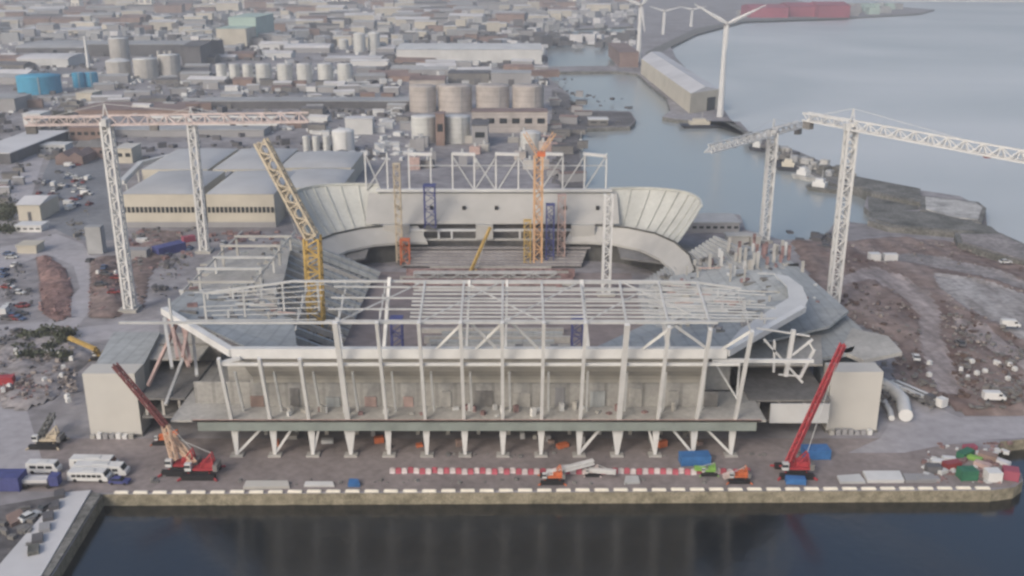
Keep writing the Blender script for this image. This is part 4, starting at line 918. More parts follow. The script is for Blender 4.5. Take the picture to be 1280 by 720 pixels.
# slim silos and tanks
for k, (x, w_) in enumerate(((384, 9), (396, 9), (409, 9))): tank('slim_silo', 'slim white silo in the trio left of the fat white drum', x, 192, 171, w_, 'tank', 'trio of slim white silos', 'flat', 'silo')
tank('storage_drum', 'fat bright white drum right of the three slim silos', 430, 192, 166, 28, 'white', roof='dome')
bld('box_store', 'plain pale box building with a flat roof above the fat white drum', 'building', 432, 466, 168, 149, 146, 'white2', 'roofw')
for k, (x, w_) in enumerate(((278, 13), (294.5, 13), (311, 13), (330.5, 19), (357, 19), (381.5, 19), (407.5, 19), (432, 19))):
    tank('row_silo', 'small upright white silo in the long row across the quay road' if w_ < 15 else 'wider upright white silo in the long row across the quay road', x, 104, 81, w_, 'tank', 'small silos of the long row' if w_ < 15 else 'wide silos of the long row', 'flat', 'silo')
tank('twin_silo', 'left silo of the two tall ones behind the long silo row', 450, 66, 43, 15, 'tank'); tank('twin_silo', 'right silo of the two tall ones behind the long silo row', 468, 65, 42, 15, 'tank')
tank('bright_blue_tank', 'wide bright blue tank on the left', 51, 119, 98, 52, 'blue', roof='flat')
tank('small_blue_tank', 'small blue tank touching its twin, nearer the wide blue one', 100, 110, 92, 15, 'blue', roof='flat'); tank('small_blue_tank', 'small blue tank at the foot of the grey cooling tower', 115, 109, 92, 17, 'blue', roof='flat')
tank('grey_tank', 'broad grey tank in front of the squat tower', 150, 99, 78, 30, 'tankg'); tank('grey_tank', 'broad grey tank right of the one at the squat tower', 184, 99, 75, 30, 'tankg', roof='flat')
tank('grey_tank', 'grey tank with small stacks beside the dark block', 214, 97, 70, 26, 'tankg', roof='flat'); tank('squat_tower', 'squat grey round tower rising behind the broad tanks', 151, 76, 49, 24, 'tankg', roof='flat', cat='tower')
for x in (199, 207, 214): tank('thin_stack', 'thin pale stack on top of the grey tanks', x, 76, 64, 4, 'tankg', 'thin pale stacks', 'flat', 'stack')
t = thing('chimney', 'slender white chimney beside the small blue tanks', 'chimney', G(111, 88)); p = G(111, 88)
MB().cyl(p, (p.x, p.y, H(108, 45, p.y).z), 1.9, 1.2, 12).build('shaft', M['white'], t); MB().cyl(p, (p.x, p.y, 3), 3).build('base', M['concd'], t)
# four pinkish molasses tanks and the tanks in front
for x, w_, lab in ((529, 34, 'leftmost of the four big pinkish tanks'), (569, 43, 'second big pinkish tank, above the gap of the cream tanks'), (616, 42, 'third big pinkish tank from the left'), (660, 40, 'rightmost big pinkish tank, nearest the dock')):
    tank('pink_tank', lab, x, 141, 110, w_, 'tankp', roof='flat')
tank('cream_tank', 'cream tank left of the narrow brown tower', 530, 180, 148, 31, 'tank', roof='flat'); tank('cream_tank', 'cream tank right of the narrow brown tower', 572, 180, 148, 32, 'tank', roof='flat')
tank('drum_tank', 'squat pale green-white drum in front of the brown plant', 663, 188, 168, 26, 'tank')
bld('brown_tower', 'narrow brown tower squeezed between the two cream tanks', 'tower', 545, 556, 182, 143, 140, 'brick', 'roofb', windows=1)
bld('process_hall', 'pinkish grey process hall in front of the pink tanks', 'hall', 590, 684, 166, 140, 136, 'tankp', 'roofb', windows=6)
bld('plant_house', 'dark blue-grey plant house beside the right cream tank', 'building', 590, 610, 184, 157, 150, 'wallg', 'roofd', windows=1)
bld('dark_store', 'grey store with two tall black doors behind the pink tanks', 'store', 560, 612, 106, 92, 88, 'concd', 'roofd', doors=2)
bld('dark_store', 'grey store with a black opening behind the pink tanks, nearer the dock', 'store', 614, 664, 108, 92, 88, 'wallg', 'roofg', doors=1)
bld('brown_store', 'rusty brown store left of the black-doored one', 'store', 512, 556, 112, 100, 95, 'tankp', 'roofb', 'gable')
for k in range(26):
    x, y = rnd.uniform(515, 690), rnd.uniform(176, 212); p = G(x, y); w_ = rnd.uniform(3, 9)
    t = thing('process_unit', 'small block of pipework and plant between the cream tanks and the far stand', 'plant unit', (p.x, p.y, 0), 'process plant units')
    hh = rnd.uniform(3, 8); MB().box(p.x, p.y, 0, w_, w_ * .7, hh, rnd.uniform(-.3, .3)).build('casing', M[rnd.choice(['pink', 'tankp', 'wallg', 'concd', 'tankg', 'roofb'])], t); MB().cyl((p.x, p.y, hh), (p.x, p.y, hh + 2), .8).build('vent', M['steel2'], t)
# big sheds
bld('long_white_shed', 'very long plain white shed behind the pink tanks', 'shed', 496, 677, 80, 62, 54, 'white2', 'white2', 'gable', rise=3)
bld('long_grey_shed', 'long low shed with pale grey roof in front of the silo row', 'shed', 250, 512, 136, 127, 122, 'roofd', 'roofg')
bld('long_grey_shed', 'long flat grey roof behind the red and white jib', 'shed', 145, 330, 171, 163, 154, 'wallg', 'roofg')
bld('lagoon_cover', 'flat blue-grey tank cover behind the second row of bulging roofs', 'tank cover', 186, 300, 180, 176, 170, 'wallg', 'bluegrey') if 'bluegrey' in M else None
bld('red_roof_shed', 'long shed with a faded red roof above the left tower crane jib', 'shed', 94, 236, 142, 137, 128, 'roofb', 'pinkroof') if 'pinkroof' in M else bld('red_roof_shed', 'long shed with a faded brown-red roof above the left tower crane jib', 'shed', 94, 236, 144, 138, 128, 'brick', 'roofb')
bld('brick_warehouse', 'orange brick warehouse with arched windows near the head of the left road', 'warehouse', 88, 130, 176, 160, 154, 'brick', 'roofb', windows=5)
bld('brick_ruin', 'dark roofless brick hall behind the car park', 'ruin', 96, 136, 198, 184, 178, 'roofb', 'concd', 'gable', windows=3)
bld('low_brick_shed', 'dark brown sheds left of the roofless hall', 'shed', 70, 104, 206, 196, 186, 'roofb', 'roofb', 'multi')
bld('white_office', 'low white office with a flat roof above the car park', 'office', 50, 82, 190, 182, 178, 'white2', 'white2', windows=5)
bld('lorry_shelter', 'cream square building with green stain, left of the car park', 'building', 24, 52, 276, 256, 244, 'wallc', 'roofw', 'gable', rise=2, doors=1)
bld('white_cabin_block', 'flat white cabin in front of the cream square building', 'cabin', 20, 52, 290, 283, 278, 'white', 'white', windows=4)
bld('olive_store', 'small olive-roofed store beside the left cars', 'store', 22, 46, 317, 308, 302, 'wallc', 'lime2') if 'lime2' in M else bld('olive_store', 'small yellowish store beside the left cars', 'store', 22, 46, 317, 308, 302, 'wallc', 'wallc')
bld('white_roof_shed', 'shed with a white roof cut by the left edge, beside the sloping road', 'shed', -40, 14, 205, 192, 164, 'roofd', 'roofw')
bld('white_tanks_house', 'group of bright white boxes at the top of the left road', 'building', 30, 52, 156, 143, 139, 'white', 'white', windows=2)
bld('navy_shed', 'blue-grey shed on the left edge under the wide blue tank', 'shed', -30, 20, 140, 124, 118, 'wallg', 'roofg')
bld('small_white_house', 'small cream house just right of the blue-grey shed', 'house', 96, 116, 127, 117, 113, 'wallc', 'wallc')
bld('dark_block', 'dark blue block with a pitched roof right of the grey tanks', 'building', 228, 252, 82, 58, 50, 'roofd', 'roofd', 'gable', rise=3)
bld('long_dark_shed', 'long dark shed with a grey roof behind the squat tower', 'shed', 108, 232, 70, 56, 51, 'roofd', 'roofg')
bld('long_dark_shed', 'dark shed with a domed pale roof behind the left chimney', 'shed', 20, 104, 66, 60, 52, 'roofd', 'roofg', 'barrel', rise=4)
bld('round_end_shed', 'white shed with rounded ends above the wide blue tank', 'shed', 22, 86, 84, 74, 68, 'white2', 'roofw', 'barrel', rise=3)
bld('white_warehouse', 'white and cream warehouse at upper left with a lit front', 'warehouse', 12, 112, 44, 38, 31, 'wallc', 'roofw', windows=6)
bld('cream_mint_tower', 'tall mint and cream block standing up from the sheds', 'building', 272, 309, 60, 36, 30, 'wallc', 'mint')
bld('mint_slab', 'narrow mint slab building with a dark end, right of the cream block', 'building', 288, 322, 56, 22, 17, 'mint', 'mint')
bld('pale_tube_shed', 'pale violet long shed with a rounded roof behind the silo row', 'shed', 355, 412, 66, 60, 57, 'wallg', 'roofw', 'barrel', rise=4)
bld('pale_tube_shed', 'long white flat-roofed shed just behind the right end of the silo row', 'shed', 406, 476, 77, 73, 70, 'wallg', 'roofw')
tank('white_dome', 'small pale dome beside the tall twin silos', 430, 62, 50, 12, 'tank')
bld('dark_quay_shed', 'dark brown shed at the edge of the upper dock', 'shed', 590, 634, 53, 46, 43, 'roofb', 'roofb')
bld('brown_dock_shed', 'brown building block between the two docks at the pier head', 'building', 774, 798, 84, 66, 54, 'roofb', 'roofb')
bld('dock_office', 'small dark office on the spit in the inner dock', 'office', 736, 760, 157, 150, 147, 'concd', 'white2', windows=2)
bld('ferry_shed', 'grey flat building on the waterside behind the pale right corner shell', 'building', 846, 924, 291, 279, 268, 'wallg', 'roofg', windows=9)
bld('white_precast_wall', 'pair of blank pale walls behind the standing precast columns', 'wall', 908, 936, 312, 296, 293, 'fascia', 'fascia')
bld('white_precast_wall', 'single pale core by the foot of the inner-dock tower crane', 'wall', 938, 950, 313, 297, 294, 'fascia', 'fascia')
# pier shed along the river wall
P = px_poly([(799, 96), (858, 142), (897, 142), (896, 130), (820, 76), (800, 79)])
q0, q1, q2, q3 = G(801, 92), G(862, 142), G(898, 136), G(824, 82)
t = thing('pier_shed', 'long cream shed with a white pitched roof lying along the river pier', 'shed', (q0.x, q0.y, 0)); zh = 15
MB().prism([q0, q1, q2, q3], 0, zh).build('wall', M['wallc'], t)
r0, r1 = (q0 + q3) / 2, (q1 + q2) / 2; b = MB()
b.add([(q0.x, q0.y, zh + .01), (q1.x, q1.y, zh + .01), (q2.x, q2.y, zh + .01), (q3.x, q3.y, zh + .01), (r0.x, r0.y, zh + 3.5), (r1.x, r1.y, zh + 3.5)], [(0, 1, 5, 4), (2, 3, 4, 5), (1, 2, 5), (3, 0, 4)])
b.build('roof', M['roofw'], t)
e = (q2 - q1); dcen = q1 + e * .72 + Vector((0, -.2, 0)); MB().box(dcen.x, dcen.y, 0.02, 10, .8, 10, math.atan2(e.y, e.x)).build('door', M['glass'], t)
# river turbines
def turbine(label, base, hub, blades, r=2.6):
    p = G(*base); h = H(hub[0], hub[1], p.y); t = thing('wind_turbine', label, 'wind turbine', (p.x, p.y, 0))
    MB().cyl((p.x, p.y, 0), (p.x, p.y, h.z), r, r * .6, 16).build('tower', M['turb'], t)
    MB().box(p.x, p.y - 1, h.z - r * .5, r * 1.4, r * 3, r * 1.4).build('nacelle', M['wallg'], t)
    c = Vector((p.x, p.y - r * 2, h.z + r * .2)); MB().cyl(c + Vector((0, r * .6, 0)), c - Vector((0, r * .5, 0)), r * .5, r * .15, 10).build('hub', M['wallg'], t)
    for bx, by in blades:
        q = H(bx, by, c.y); d = (q - c); b = MB(); s = d.normalized().cross(Vector((0, 1, 0))).normalized()
        for tt, ww in ((0, .5), ):
            ring = []
            for f, wd in ((0.02, .35), (.18, .95), (1, .18)):
                o = c + d * f; ring.append([o - s * wd * r * .6, o + Vector((0, r * .25 * wd, 0)), o + s * wd * r * .6, o - Vector((0, r * .25 * wd, 0))])
            vs = [v for rr in ring for v in rr]
            b.add(vs, [(i * 4 + k, i * 4 + (k + 1) % 4, (i + 1) * 4 + (k + 1) % 4, (i + 1) * 4 + k) for i in range(2) for k in range(4)] + [(8, 9, 10, 11), (3, 2, 1, 0)])
        b.build('blade', M['turb'], t)
turbine('nearest white wind turbine, on the river pier by the end of the cream shed', (900, 146), (907, 30), ((958, 6), (868, 5), (908, 62)), 2.5)
turbine('white wind turbine at the landward end of the cream pier shed', (798, 78), (804, 7), ((772, -6), (826, -22), (806, 40)), 3.2)
turbine('distant wind turbine on the bend of the shore, left of the other distant one', (829, 43), (831, 14), ((812, 8), (850, 9), (831, 36)), 2.8)
turbine('distant wind turbine on the bend of the shore, closer to the river', (864, 33), (865, 12), ((848, 8), (884, 8), (865, 27)), 3.0)
# old stone river walls
def pier_block(label, pts, h, m='stone', top='stonew', name='river_wall'):
    P = px_poly(pts); c = sum(P, Vector((0, 0))) / len(P); t = thing(name, label, 'stone wall', (c.x, c.y, 0))
    MB().prism(P, -3.5, h).build('masonry', M[m], t)
    P3 = [c + (q - c) * .86 for q in P]; MB().prism(P3, h - .2, h + .35).build('paving', M[top], t)
pier_block('outer stone pier head with pale paving where the river wall meets open water', [(1150, 250), (1222, 258), (1232, 266), (1226, 284), (1190, 280), (1150, 268)], 2.2)
pier_block('long dark stone wall stepping down behind the outer pier head', [(1068, 224), (1150, 240), (1150, 258), (1090, 246), (1066, 236)], 1.8, top='stone')
pier_block('mossy stone quay between the two dock entrances', [(1090, 268), (1170, 272), (1238, 290), (1252, 302), (1180, 296), (1110, 290), (1084, 282)], 2.4, top='stone')
pier_block('thick mossy stone wall at the right edge above the dark ditch', [(1192, 300), (1250, 300), (1290, 320), (1290, 340), (1240, 326), (1196, 312)], 3.0, top='greyearth')
# a narrow roadside wall of rocks along the river wall
for k in range(26):
    f = k / 25; x, y = 930 + f * 130, 172 + f * 52; p = G(x + rnd.uniform(-6, 6), y + rnd.uniform(-2, 4))
    t = MB(); s = rnd.uniform(4, 9); t.origin = p
    t.box(p.x, p.y, 0, s, s * .6, rnd.uniform(1.2, 3.5), rnd.uniform(0, 3)); t.box(p.x + 1, p.y + .6, 0, s * .6, s * .8, rnd.uniform(2, 4.2), rnd.uniform(0, 3))
    tag(t.build('dock_hut', M[rnd.choice(['stone', 'concd', 'stonew', 'roofg', 'roofd'])]), 'small rough hut or stone block on the narrow river wall', 'hut', 'huts and blocks on the river wall')
# boats
def boat(label, x, y, L, W, rz, hull='hull', house='white2', name='workboat'):
    p = G(x, y, -2.8); t = thing(name, label, 'boat', (p.x, p.y, -2.8))
    b = MB(); n = 8; vs = []
    for z, sc_ in ((-.8, .8), (2.2, 1.0)):
        for a, ww in ((-.5, .7), (-.45, 1), (.2, 1), (.4, .6), (.5, .05)): vs.append((a * L * sc_, ww * W / 2 * sc_, z))
        for a, ww in ((.4, .6), (.2, 1), (-.45, 1), (-.5, .7)): vs.append((a * L * sc_, -ww * W / 2 * sc_, z))
    vs = [Vector(v) + Vector((p.x, p.y, -2.8)) for v in vs]; n = 9
    b.add(vs, [(k, (k + 1) % n, (k + 1) % n + n, k + n) for k in range(n)] + [tuple(range(n, 2 * n))]); b.build('hull', M[hull], t)
    MB().box(p.x - L * .15, p.y, -.58, L * .35, W * .6, 2.4).build('wheelhouse', M[house], t)
    MB().box(p.x - L * .15, p.y, 1.83, L * .22, W * .45, 1.6).build('bridge', M[house], t)
    MB().bar((p.x - L * .1, p.y, 3.4), (p.x - L * .1, p.y, 8), .3).build('mast', M['steel2'], t)
    t.rotation_euler = (0, 0, rz)
boat('long dark barge with a cream deckhouse below the pier shed', 884, 159, 40, 11, R(3), house='wallc', name='barge')
boat('dark workboat moored nearest the barge on the river wall', 951, 189, 16, 6, R(-50))
boat('small dark boat tucked behind the inner-dock tower crane mast', 974, 204, 18, 7, R(-55), house='roofg')
boat('black-hulled workboat with a cream wheelhouse, moored third from the barge', 992, 213, 20, 8, R(-25), house='wallc')
boat('white and grey fishing boat moored right of the black-hulled one', 1009, 224, 17, 8, R(-50), hull='stonew', house='white')
boat('white-railed boat moored closest to the tallest crane mast', 1031, 239, 19, 8, R(-35), hull='stone', house='white')
boat('small white boat by the spit in the inner dock', 726, 186, 9, 4, R(80), hull='white', house='white')
boat('grey barge lying along the spit in the inner dock', 700, 131, 34, 9, R(5), hull='stone', house='roofg', name='barge')
# red sheds on the far bank, and far shore
M['pinkfar'] = M['maroon']
for k, (x0, x1, yb, yt, lab) in enumerate(((938, 985, 22, 10, 'red'), (986, 1022, 21, 8, 'deep red'), (1023, 1062, 22, 7, 'long red'))):
    bld('red_scrap_shed', ['red shed on the far bank nearest the turbines', 'middle one of the red sheds on the far bank', 'red shed on the far bank furthest out along the spit'][k], 'shed', x0, x1, yb, yt, yt - 2.5, 'maroon', 'maroon', 'gable', rise=6)
for k in range(30):
    x = rnd.uniform(935, 1120); y = rnd.uniform(16, 23) - max(0, x - 1060) * .07; p = G(x, y - 3); w_ = rnd.uniform(20, 50)
    b = MB(); b.origin = p; b.box(p.x, p.y, 0, w_, 25, rnd.uniform(4, 14)); b.box(p.x + w_ * .3, p.y + 3, 0, w_ * .4, 18, rnd.uniform(12, 18))
    tag(b.build('bank_store', M[rnd.choice(['maroon', 'maroon', 'wallg', 'roofg', 'pink'] if x < 1065 else ['mint', 'wallg', 'roofg'])]), 'low store or stockpile along the far river bank', 'store', 'stores along the far river bank')
P = [G(1122, 0.5), G(1600, 2.5), G(1600, -6), G(1000, -6)]
b = MB(); b.prism(P, -3, 1.5); tag(b.build('far_shore_beach', M['roofw']), kind='structure')

# the town: low sheds and houses, each by itself
def overlap(p, r, lst): return any((p - q).length < (r + s) * .8 for q, s in lst)
placed = []
VAR = [('grey_shed', 'grey-roofed shed in the low distant town behind the docks', 'shed', 'grey-roofed sheds of the distant town', 'wallg', 'roofg', 'gable'),
       ('pale_shed', 'pale-roofed shed in the low distant town behind the docks', 'shed', 'pale-roofed sheds of the distant town', 'wallc', 'roofw', 'gable'),
       ('dark_shed', 'dark-roofed shed in the low distant town behind the docks', 'shed', 'dark-roofed sheds of the distant town', 'wallg', 'roofd', 'gable'),
       ('brown_house', 'brown-roofed brick house in the low distant town behind the docks', 'house', 'brown-roofed houses of the distant town', 'brick', 'roofb', 'gable'),
       ('flat_block', 'cream flat-roofed block in the low distant town behind the docks', 'building', 'flat-roofed blocks of the distant town', 'wallc', 'white2', 'flat')]
res = [(265, 320, 15, 65), (490, 680, 54, 86), (270, 480, 60, 108), (10, 255, 46, 125), (672, 800, 32, 100), (590, 640, 42, 55)]
protos = {}
tries = 0
counts = 0
while counts < 285 and tries < 6000:
    tries += 1
    x = rnd.uniform(-30, 790 if rnd.random() < .9 else 930); y = 1.5 + 62 * rnd.random() ** 1.25
    if x > 835 and y > 14: continue
    if x > 670 and y > 30: continue
    if any(a < x < b_ and c < y < d for a, b_, c, d in res): continue
    p = G(x, y); F = p.y
    wpx = rnd.uniform(10, 42) if y < 32 else rnd.uniform(12, 34)
    W = wpx / FPX * F; r = W * .42
    if overlap(p, r, placed): continue
    placed.append((p, r)); vi = rnd.choices(range(5), (4, 4, 3, 4, 2))[0]; nm, lab, cat, grp, wa, ro, kd = VAR[vi]
    D = min(W * rnd.uniform(.28, .6), 70); hh = rnd.uniform(5, 11) * (1 + F / 4000)
    t = thing(nm, lab, cat, (0, 0, 0), grp)
    MB().box(0, 0, 0, W, D, hh).build('wall', M[wa], t)
    if kd == 'gable': MB().gable(-W / 2, W / 2, -D / 2, D / 2, hh, D * .14, 'x').build('roof', M[ro], t)
    else: MB().box(0, 0, hh + .01, W + 1, D + 1, 1).build('roof', M[ro], t)
    t.location = (p.x, p.y, 0); t.rotation_euler = (0, 0, (.12 if (int(x / 140) + int(y / 12)) % 3 else -.18) + rnd.uniform(-.03, .03)); counts += 1
print('town', counts)
# tower blocks on the skyline
for k, (x0, x1, yb, yt, m, lab) in enumerate(((174, 190, 12, -6, 'wallw', 'cream tower block on the skyline at upper left, the widest'), (262, 268, 9, -4, 'wallw', 'slim white tower block, first of the cluster over the mint building'), (276, 284, 9, -4, 'wallw', 'second slim tower block of the cluster over the mint building'),
        (290, 298, 9, -5, 'wallw', 'third slim tower block of the cluster over the mint building'), (305, 311, 9, -3, 'wallw', 'fourth slim tower block of the cluster over the mint building'), (338, 344, 10, -3, 'wallw', 'lone slim white tower block right of the cluster'),
        (410, 422, 9, -4, 'wallw', 'cream tower block above the twin silos, left of its pair'), (426, 436, 9, -3, 'wallw', 'tower block above the twin silos, right of its pair'), (716, 720, 12, -3, 'wallw', 'first thin white tower beyond the upper dock'), (727, 732, 12, -3, 'white2', 'second thin white tower beyond the upper dock'),
        (204, 208, 16, 3, 'roofg', 'dark grey thin tower right of the widest cream block'), (90, 100, 14, 0, 'wallw', 'squat cream block on the far left skyline'))):
    bld('tower_block', lab, 'tower block', x0, x1, yb, yt, 0, m, 'wallg', depth=25, windows=2, winmat='wallg')

# mid-ground sheds of the dock estate
def estate(n, x0, x1, y0, y1, wr, hr, mats, label, cat, name, group, pxavoid=()):
    done = 0; tr = 0
    while done < n and tr < n * 30:
        tr += 1; x = rnd.uniform(x0, x1); y = rnd.uniform(y0, y1)
        if any(a < x < b_ and c < y < d for a, b_, c, d in pxavoid): continue
        p = G(x, y); W = rnd.uniform(*wr); 
        if overlap(p, W * .5, placed): continue
        placed.append((p, W * .5)); hh = rnd.uniform(*hr); D = W * rnd.uniform(.3, .6); ma = rnd.choice(mats)
        t = thing(name, label, cat, (0, 0, 0), group); MB().box(0, 0, 0, W, D, hh).build('wall', M[ma[0]], t)
        MB().gable(-W / 2, W / 2, -D / 2, D / 2, hh, D * .15, 'x', .3).build('roof', M[ma[1]], t)
        t.location = (p.x, p.y, 0); t.rotation_euler = (0, 0, rnd.uniform(-.3, .3)); done += 1
mw = [('wallg', 'roofg'), ('white2', 'roofw'), ('brick', 'roofb'), ('concd', 'roofd'), ('wallg', 'roofw')]
estate(26, 260, 500, 106, 125, (8, 20), (3, 6), mw, 'small shed on the dock estate around the silo row', 'shed', 'dock_shed', 'small dock estate sheds near the silos')
AV = [(268, 322, 18, 60), (492, 682, 50, 80), (272, 442, 78, 108), (20, 125, 66, 122), (130, 232, 46, 102), (12, 112, 30, 46), (352, 480, 40, 78), (440, 480, 40, 68), (225, 255, 48, 84), (10, 104, 50, 68)]
estate(46, 0, 680, 60, 104, (14, 46), (4, 7), mw, 'shed among the dock yards near the big tanks and the long silo row', 'shed', 'yard_store', 'sheds among the dock yards near the tanks', AV)
estate(24, 0, 260, 100, 140, (8, 24), (3, 6), mw, 'small shed among the yards below the blue tanks', 'shed', 'yard_shed', 'small sheds below the blue tanks', [(10, 120, 90, 122)])
estate(14, 330, 510, 138, 168, (7, 18), (3, 6), mw, 'small plant shed between the silo row and the fat white drum', 'shed', 'plant_shed', 'plant sheds near the white drum', [(425, 470, 140, 170)])
estate(8, 0, 30, 215, 262, (5, 9), (2.5, 4), mw, 'small hut beside the sloping left road', 'hut', 'site_hut', 'huts beside the sloping road')
estate(20, 690, 730, 120, 230, (6, 14), (2.5, 5), [('concd', 'roofd'), ('wallg', 'roofb')], 'low dark shed on the quay strip beside the inner dock', 'shed', 'quay_shed', 'quay sheds beside the inner dock')
# cars and vans
cars = {}
spec = [('white', 'white', 'van'), ('white', 'white', 'car'), ('roofd', 'black', 'car'), ('carr', 'red', 'car'), ('white2', 'silver', 'car'), ('carb', 'blue', 'car')]
areas = [((84, 112, 200, 262), 30, 'in the car park below the roofless hall', 'car park'), ((0, 34, 318, 400), 18, 'parked at the left edge by the looping road', 'left edge'), ((40, 80, 215, 262), 12, 'between the sloping road and the car park', 'road strip'), ((112, 150, 326, 396), 6, 'on the brown ground beside the left crane base', 'left crane base'),
         ((1064, 1270, 325, 510), 5, 'scattered over the brown earthworks', 'earthworks'), ((160, 330, 300, 330), 6, 'in front of the windowed halls', 'halls')]
for (x0, x1, y0, y1), n, where, gk in areas:
    for k in range(n):
        si = 0 if rnd.random() < .18 else rnd.randrange(1, len(spec)); m, word, kd = spec[si]
        p = G(rnd.uniform(x0, x1), rnd.uniform(y0, y1)); rz = rnd.choice((0, R(90))) + rnd.uniform(-.25, .25)
        if gk == 'earthworks': p.z = 1.9
        if gk == 'left crane base': p.z = 1.5
        lab = f'{word} {kd} {where}'; grp = f'{word} {kd}s, {gk}'
        if si not in cars: c = make_car(lab, grp, m, kd); c.location = (p.x, p.y, p.z + .02); c.rotation_euler = (0, 0, rz); cars[si] = c
        else: dup(cars[si], (p.x, p.y, p.z + .02), rz, lab, grp)
# bushes
def bush(x, y, r, label, group):
    p = G(x, y); t = thing('bush', label, 'bush', (p.x, p.y, 0), group); b = MB()
    for k in range(170):
        d = Vector((rnd.gauss(0, .5), rnd.gauss(0, .5), abs(rnd.gauss(0, .45)))); o = p + Vector((d.x * r, d.y * r, .4 + d.z * r)); s = rnd.uniform(.25, .6)
        a = Vector((rnd.uniform(-1, 1), rnd.uniform(-1, 1), rnd.uniform(-1, 1))).normalized(); c = a.orthogonal().normalized()
        b.add([o - a * s, o + c * s, o + a * s, o - c * s], [(0, 1, 2, 3)])
    b.build('foliage', M['leaf'], t); MB().cyl((p.x, p.y, 0), (p.x, p.y, r * .6), .25, .1, 6).build('stem', M['bark'], t)
for k in range(16): bush(rnd.uniform(18, 92), rnd.uniform(418, 452), rnd.uniform(2, 3.4), 'scrubby dark bush growing over the rubble on the left', 'bushes on the left rubble')
for k in range(10): bush(rnd.uniform(0, 14), rnd.uniform(250, 292), rnd.uniform(2.5, 4), 'dark roadside bush at the left edge below the sloping road', 'bushes below the sloping road')
for k in range(12): bush(rnd.uniform(60, 90), rnd.uniform(145, 175), rnd.uniform(3, 5), 'dark bush by the brick warehouse at the head of the left road', 'bushes by the brick warehouse')
TRACKS = [[(1040, 352), (1075, 340), (1095, 338), (1130, 352), (1160, 372), (1174, 395), (1172, 425), (1188, 455), (1200, 500), (1172, 494), (1158, 470), (1148, 430), (1148, 398), (1128, 376), (1088, 352), (1050, 360)], [(1165, 346), (1215, 352), (1282, 372), (1330, 395), (1330, 450), (1282, 432), (1240, 405), (1205, 388), (1175, 366)]]
# rubble nobody could count
def rubble(name, rects, n, sizes, m, z=0.0, seed=1, zfun=None):
    r2 = random.Random(seed); b = MB()
    for k in range(n):
        if k % 22 == 0: x0, y0, x1, y1 = r2.choice(rects); cc = (r2.uniform(x0, x1), r2.uniform(y0, y1)); sp = r2.uniform(.02, .14)
        u = (cc[0] + r2.gauss(0, sp * (x1 - x0)), cc[1] + r2.gauss(0, sp * (y1 - y0) * .8)) if k % 4 else (r2.uniform(x0, x1), r2.uniform(y0, y1))
        if any(inside(u, r_) for r_ in TRACKS): continue
        p = G(min(max(u[0], x0), x1), min(max(u[1], y0), y1)); s = sizes[0] + (sizes[1] - sizes[0]) * r2.random() ** 2
        b.box(p.x, p.y, z + (r2.uniform(0, 1.2) if zfun else 0), s, s * r2.uniform(.3, 1), s * r2.uniform(.2, .7), r2.uniform(0, 3.1))
    tag(b.build(name, M[m]), None, None, None, 'stuff')
rubble('rubble', [(0, 415, 95, 505)], 650, (.3, 1.4), 'rubble', .4, 1, 1)
rubble('brick_rubble', [(0, 470, 60, 505), (50, 325, 88, 398), (112, 330, 150, 392)], 500, (.3, 1.1), 'pinkr', .4, 2, 1)
rubble('dark_rubble', [(0, 415, 95, 470), (0, 330, 40, 400), (160, 290, 220, 380), (40, 220, 80, 262)], 420, (.3, 1.7), 'roofd', .3, 3, 1)
rubble('site_debris', [(1060, 310, 1275, 500)], 620, (.3, 1.3), 'rubble', 1.0, 4, 1)
rubble('site_debris', [(1100, 400, 1275, 515)], 420, (.3, 1.7), 'concd', 1.0, 5, 1)
rubble('site_debris', [(260, 288, 380, 312), (160, 290, 240, 345)], 260, (.6, 2.6), 'pinkr', 0, 6)
rubble('site_debris', [(975, 290, 1050, 345), (720, 120, 790, 160), (690, 100, 725, 230)], 260, (.8, 3.5), 'roofd', 0, 7)
rubble('yard_clutter', [(0, 100, 500, 145), (40, 145, 140, 200)], 600, (1.5, 6), 'concd', 0, 8)
rubble('yard_clutter', [(0, 100, 500, 145), (430, 138, 515, 200), (330, 140, 430, 170)], 400, (1.5, 6), 'white2', 0, 9)
rubble('yard_clutter', [(0, 3, 790, 62)], 900, (6, 22), 'roofg', 0, 10)
rubble('yard_clutter', [(0, 3, 790, 60)], 500, (6, 20), 'roofw', 0, 11)
rubble('yard_clutter', [(0, 3, 790, 62)], 700, (6, 20), 'roofd', 0, 12)
rubble('yard_clutter', [(0, 100, 520, 200)], 500, (1.5, 7), 'roofd', 0, 13)
rubble('yard_clutter', [(0, 48, 680, 106)], 600, (2, 9), 'white2', 0, 14)
rubble('yard_clutter', [(0, 48, 680, 106)], 600, (2, 9), 'roofd', 0, 15)
rubble('site_debris', [(120, 165, 160, 200), (150, 280, 260, 350), (0, 205, 110, 300)], 300, (.5, 2.4), 'concd', 0, 16)
rubble('yard_clutter', [(1155, 555, 1262, 603)], 150, (.3, 1.3), 'pinkr', 0, 17)
rubble('yard_clutter', [(1155, 555, 1262, 603)], 120, (.3, 1.3), 'white2', 0, 18)
rubble('yard_clutter', [(0, 636, 60, 690)], 120, (.3, 1.6), 'concd', 0, 19)
rubble('yard_clutter', [(190, 575, 300, 603), (300, 600, 1150, 607), (560, 560, 1000, 572)], 160, (.25, 1.0), 'concd', 0, 20)
rubble('dark_rubble', [(1040, 330, 1275, 500), (1180, 440, 1275, 510)], 420, (.3, 1.8), 'brownb', 1.0, 21)
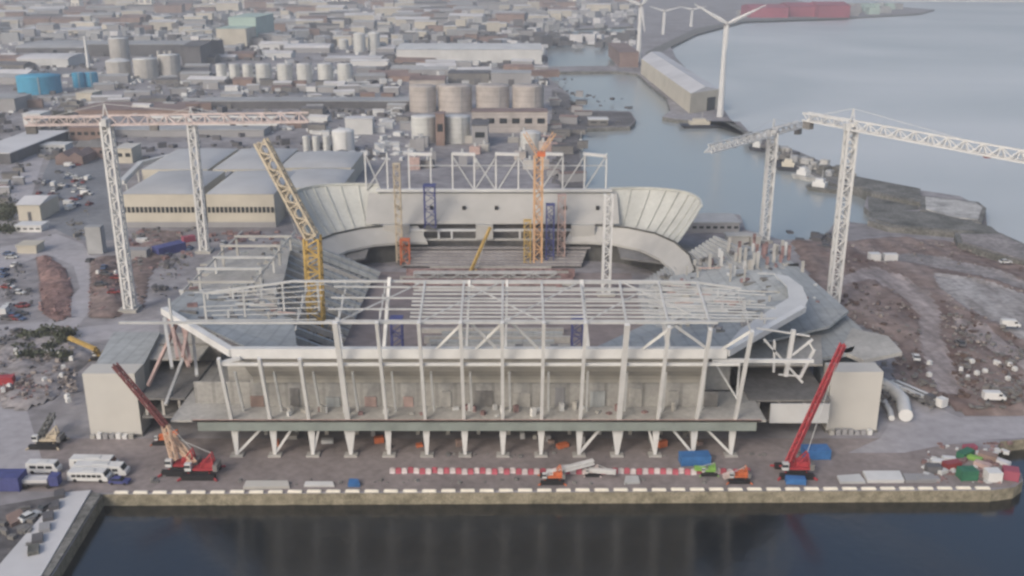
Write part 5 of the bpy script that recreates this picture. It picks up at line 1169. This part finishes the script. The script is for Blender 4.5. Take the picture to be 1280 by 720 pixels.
# white bulk bags
pb = None
for k in range(26):
    x, y = (rnd.uniform(2, 95), rnd.uniform(440, 506)) if k < 12 else (rnd.uniform(1150, 1270), rnd.uniform(440, 505)) if k < 24 else (rnd.uniform(105, 150), rnd.uniform(335, 395))
    where = 'on the rubble at lower left' if k < 12 else 'on the earthworks above the container yard' if k < 24 else 'beside the left crane base'
    p = G(x, y, 1.2); p.z = 1.3
    if pb is None:
        pb = thing('bulk_bag', f'white bulk bag {where}', 'bulk bag', (0, 0, 0), f'white bags {where}')
        MB().box(0, 0, 0, 1.7, 1.7, 1.6).build('body', M['white'], pb); MB().box(0, 0, 1.6, 1.2, 1.2, .3).build('top', M['white'], pb); pb.location = p; pb.scale = (.65, .65, .65)
    else: dup(pb, p, rnd.uniform(0, 3), f'white bulk bag {where}', f'white bags {where}')
container('bright white cabin on the earthworks, left of its twin', 1092, 328, 4, 3.2, 2.8, 'white', 0, 'site_cabin', 'cabin', None, .9)
container('bright white cabin on the earthworks, the wider right one of the two', 1112, 328, 5, 2.6, 2.6, 'white', 0, 'site_cabin', 'cabin', None, .9)
container('crimson container at the left edge beside the rubble', 8, 484, 4.5, 2.5, 2.4, 'red', R(10), z=.8)
container('maroon box at the head of the demolition strip', 236, 302, 5, 2.5, 2.4, 'maroon', R(40))
container('blue-grey covered stack on the demolition strip', 212, 316, 12, 5, 3.5, 'navy', R(50), 'covered_stack', 'stack')
container('grey stacked panels beside the left tower crane mast', 172, 322, 9, 5, 3.6, 'wallg', 0, 'panel_stack', 'panel stack')
container('tall pale upright duct left of the crane mast', 122, 316, 6, 4, 11, 'roofg', 0, 'silo_column', 'silo')

# ---- air
b = MB(); b.box(250, 7000, -7, 14500, 15000, 123)
hz = b.build('haze', M['ground']); hz.data.materials.clear()
hm = bpy.data.materials.new('haze_air'); hm.use_nodes = True; hn = hm.node_tree
for n in list(hn.nodes):
    if n.type == 'BSDF_PRINCIPLED': hn.nodes.remove(n)
pv = hn.nodes.new('ShaderNodeVolumePrincipled'); pv.inputs['Density'].default_value = 0.00027; pv.inputs['Color'].default_value = (0.93, 0.95, 0.98, 1); pv.inputs['Anisotropy'].default_value = 0.2
hn.links.new(pv.outputs[0], hn.nodes['Material Output'].inputs['Volume']); hz.data.materials.append(hm); tag(hz, kind='stuff')
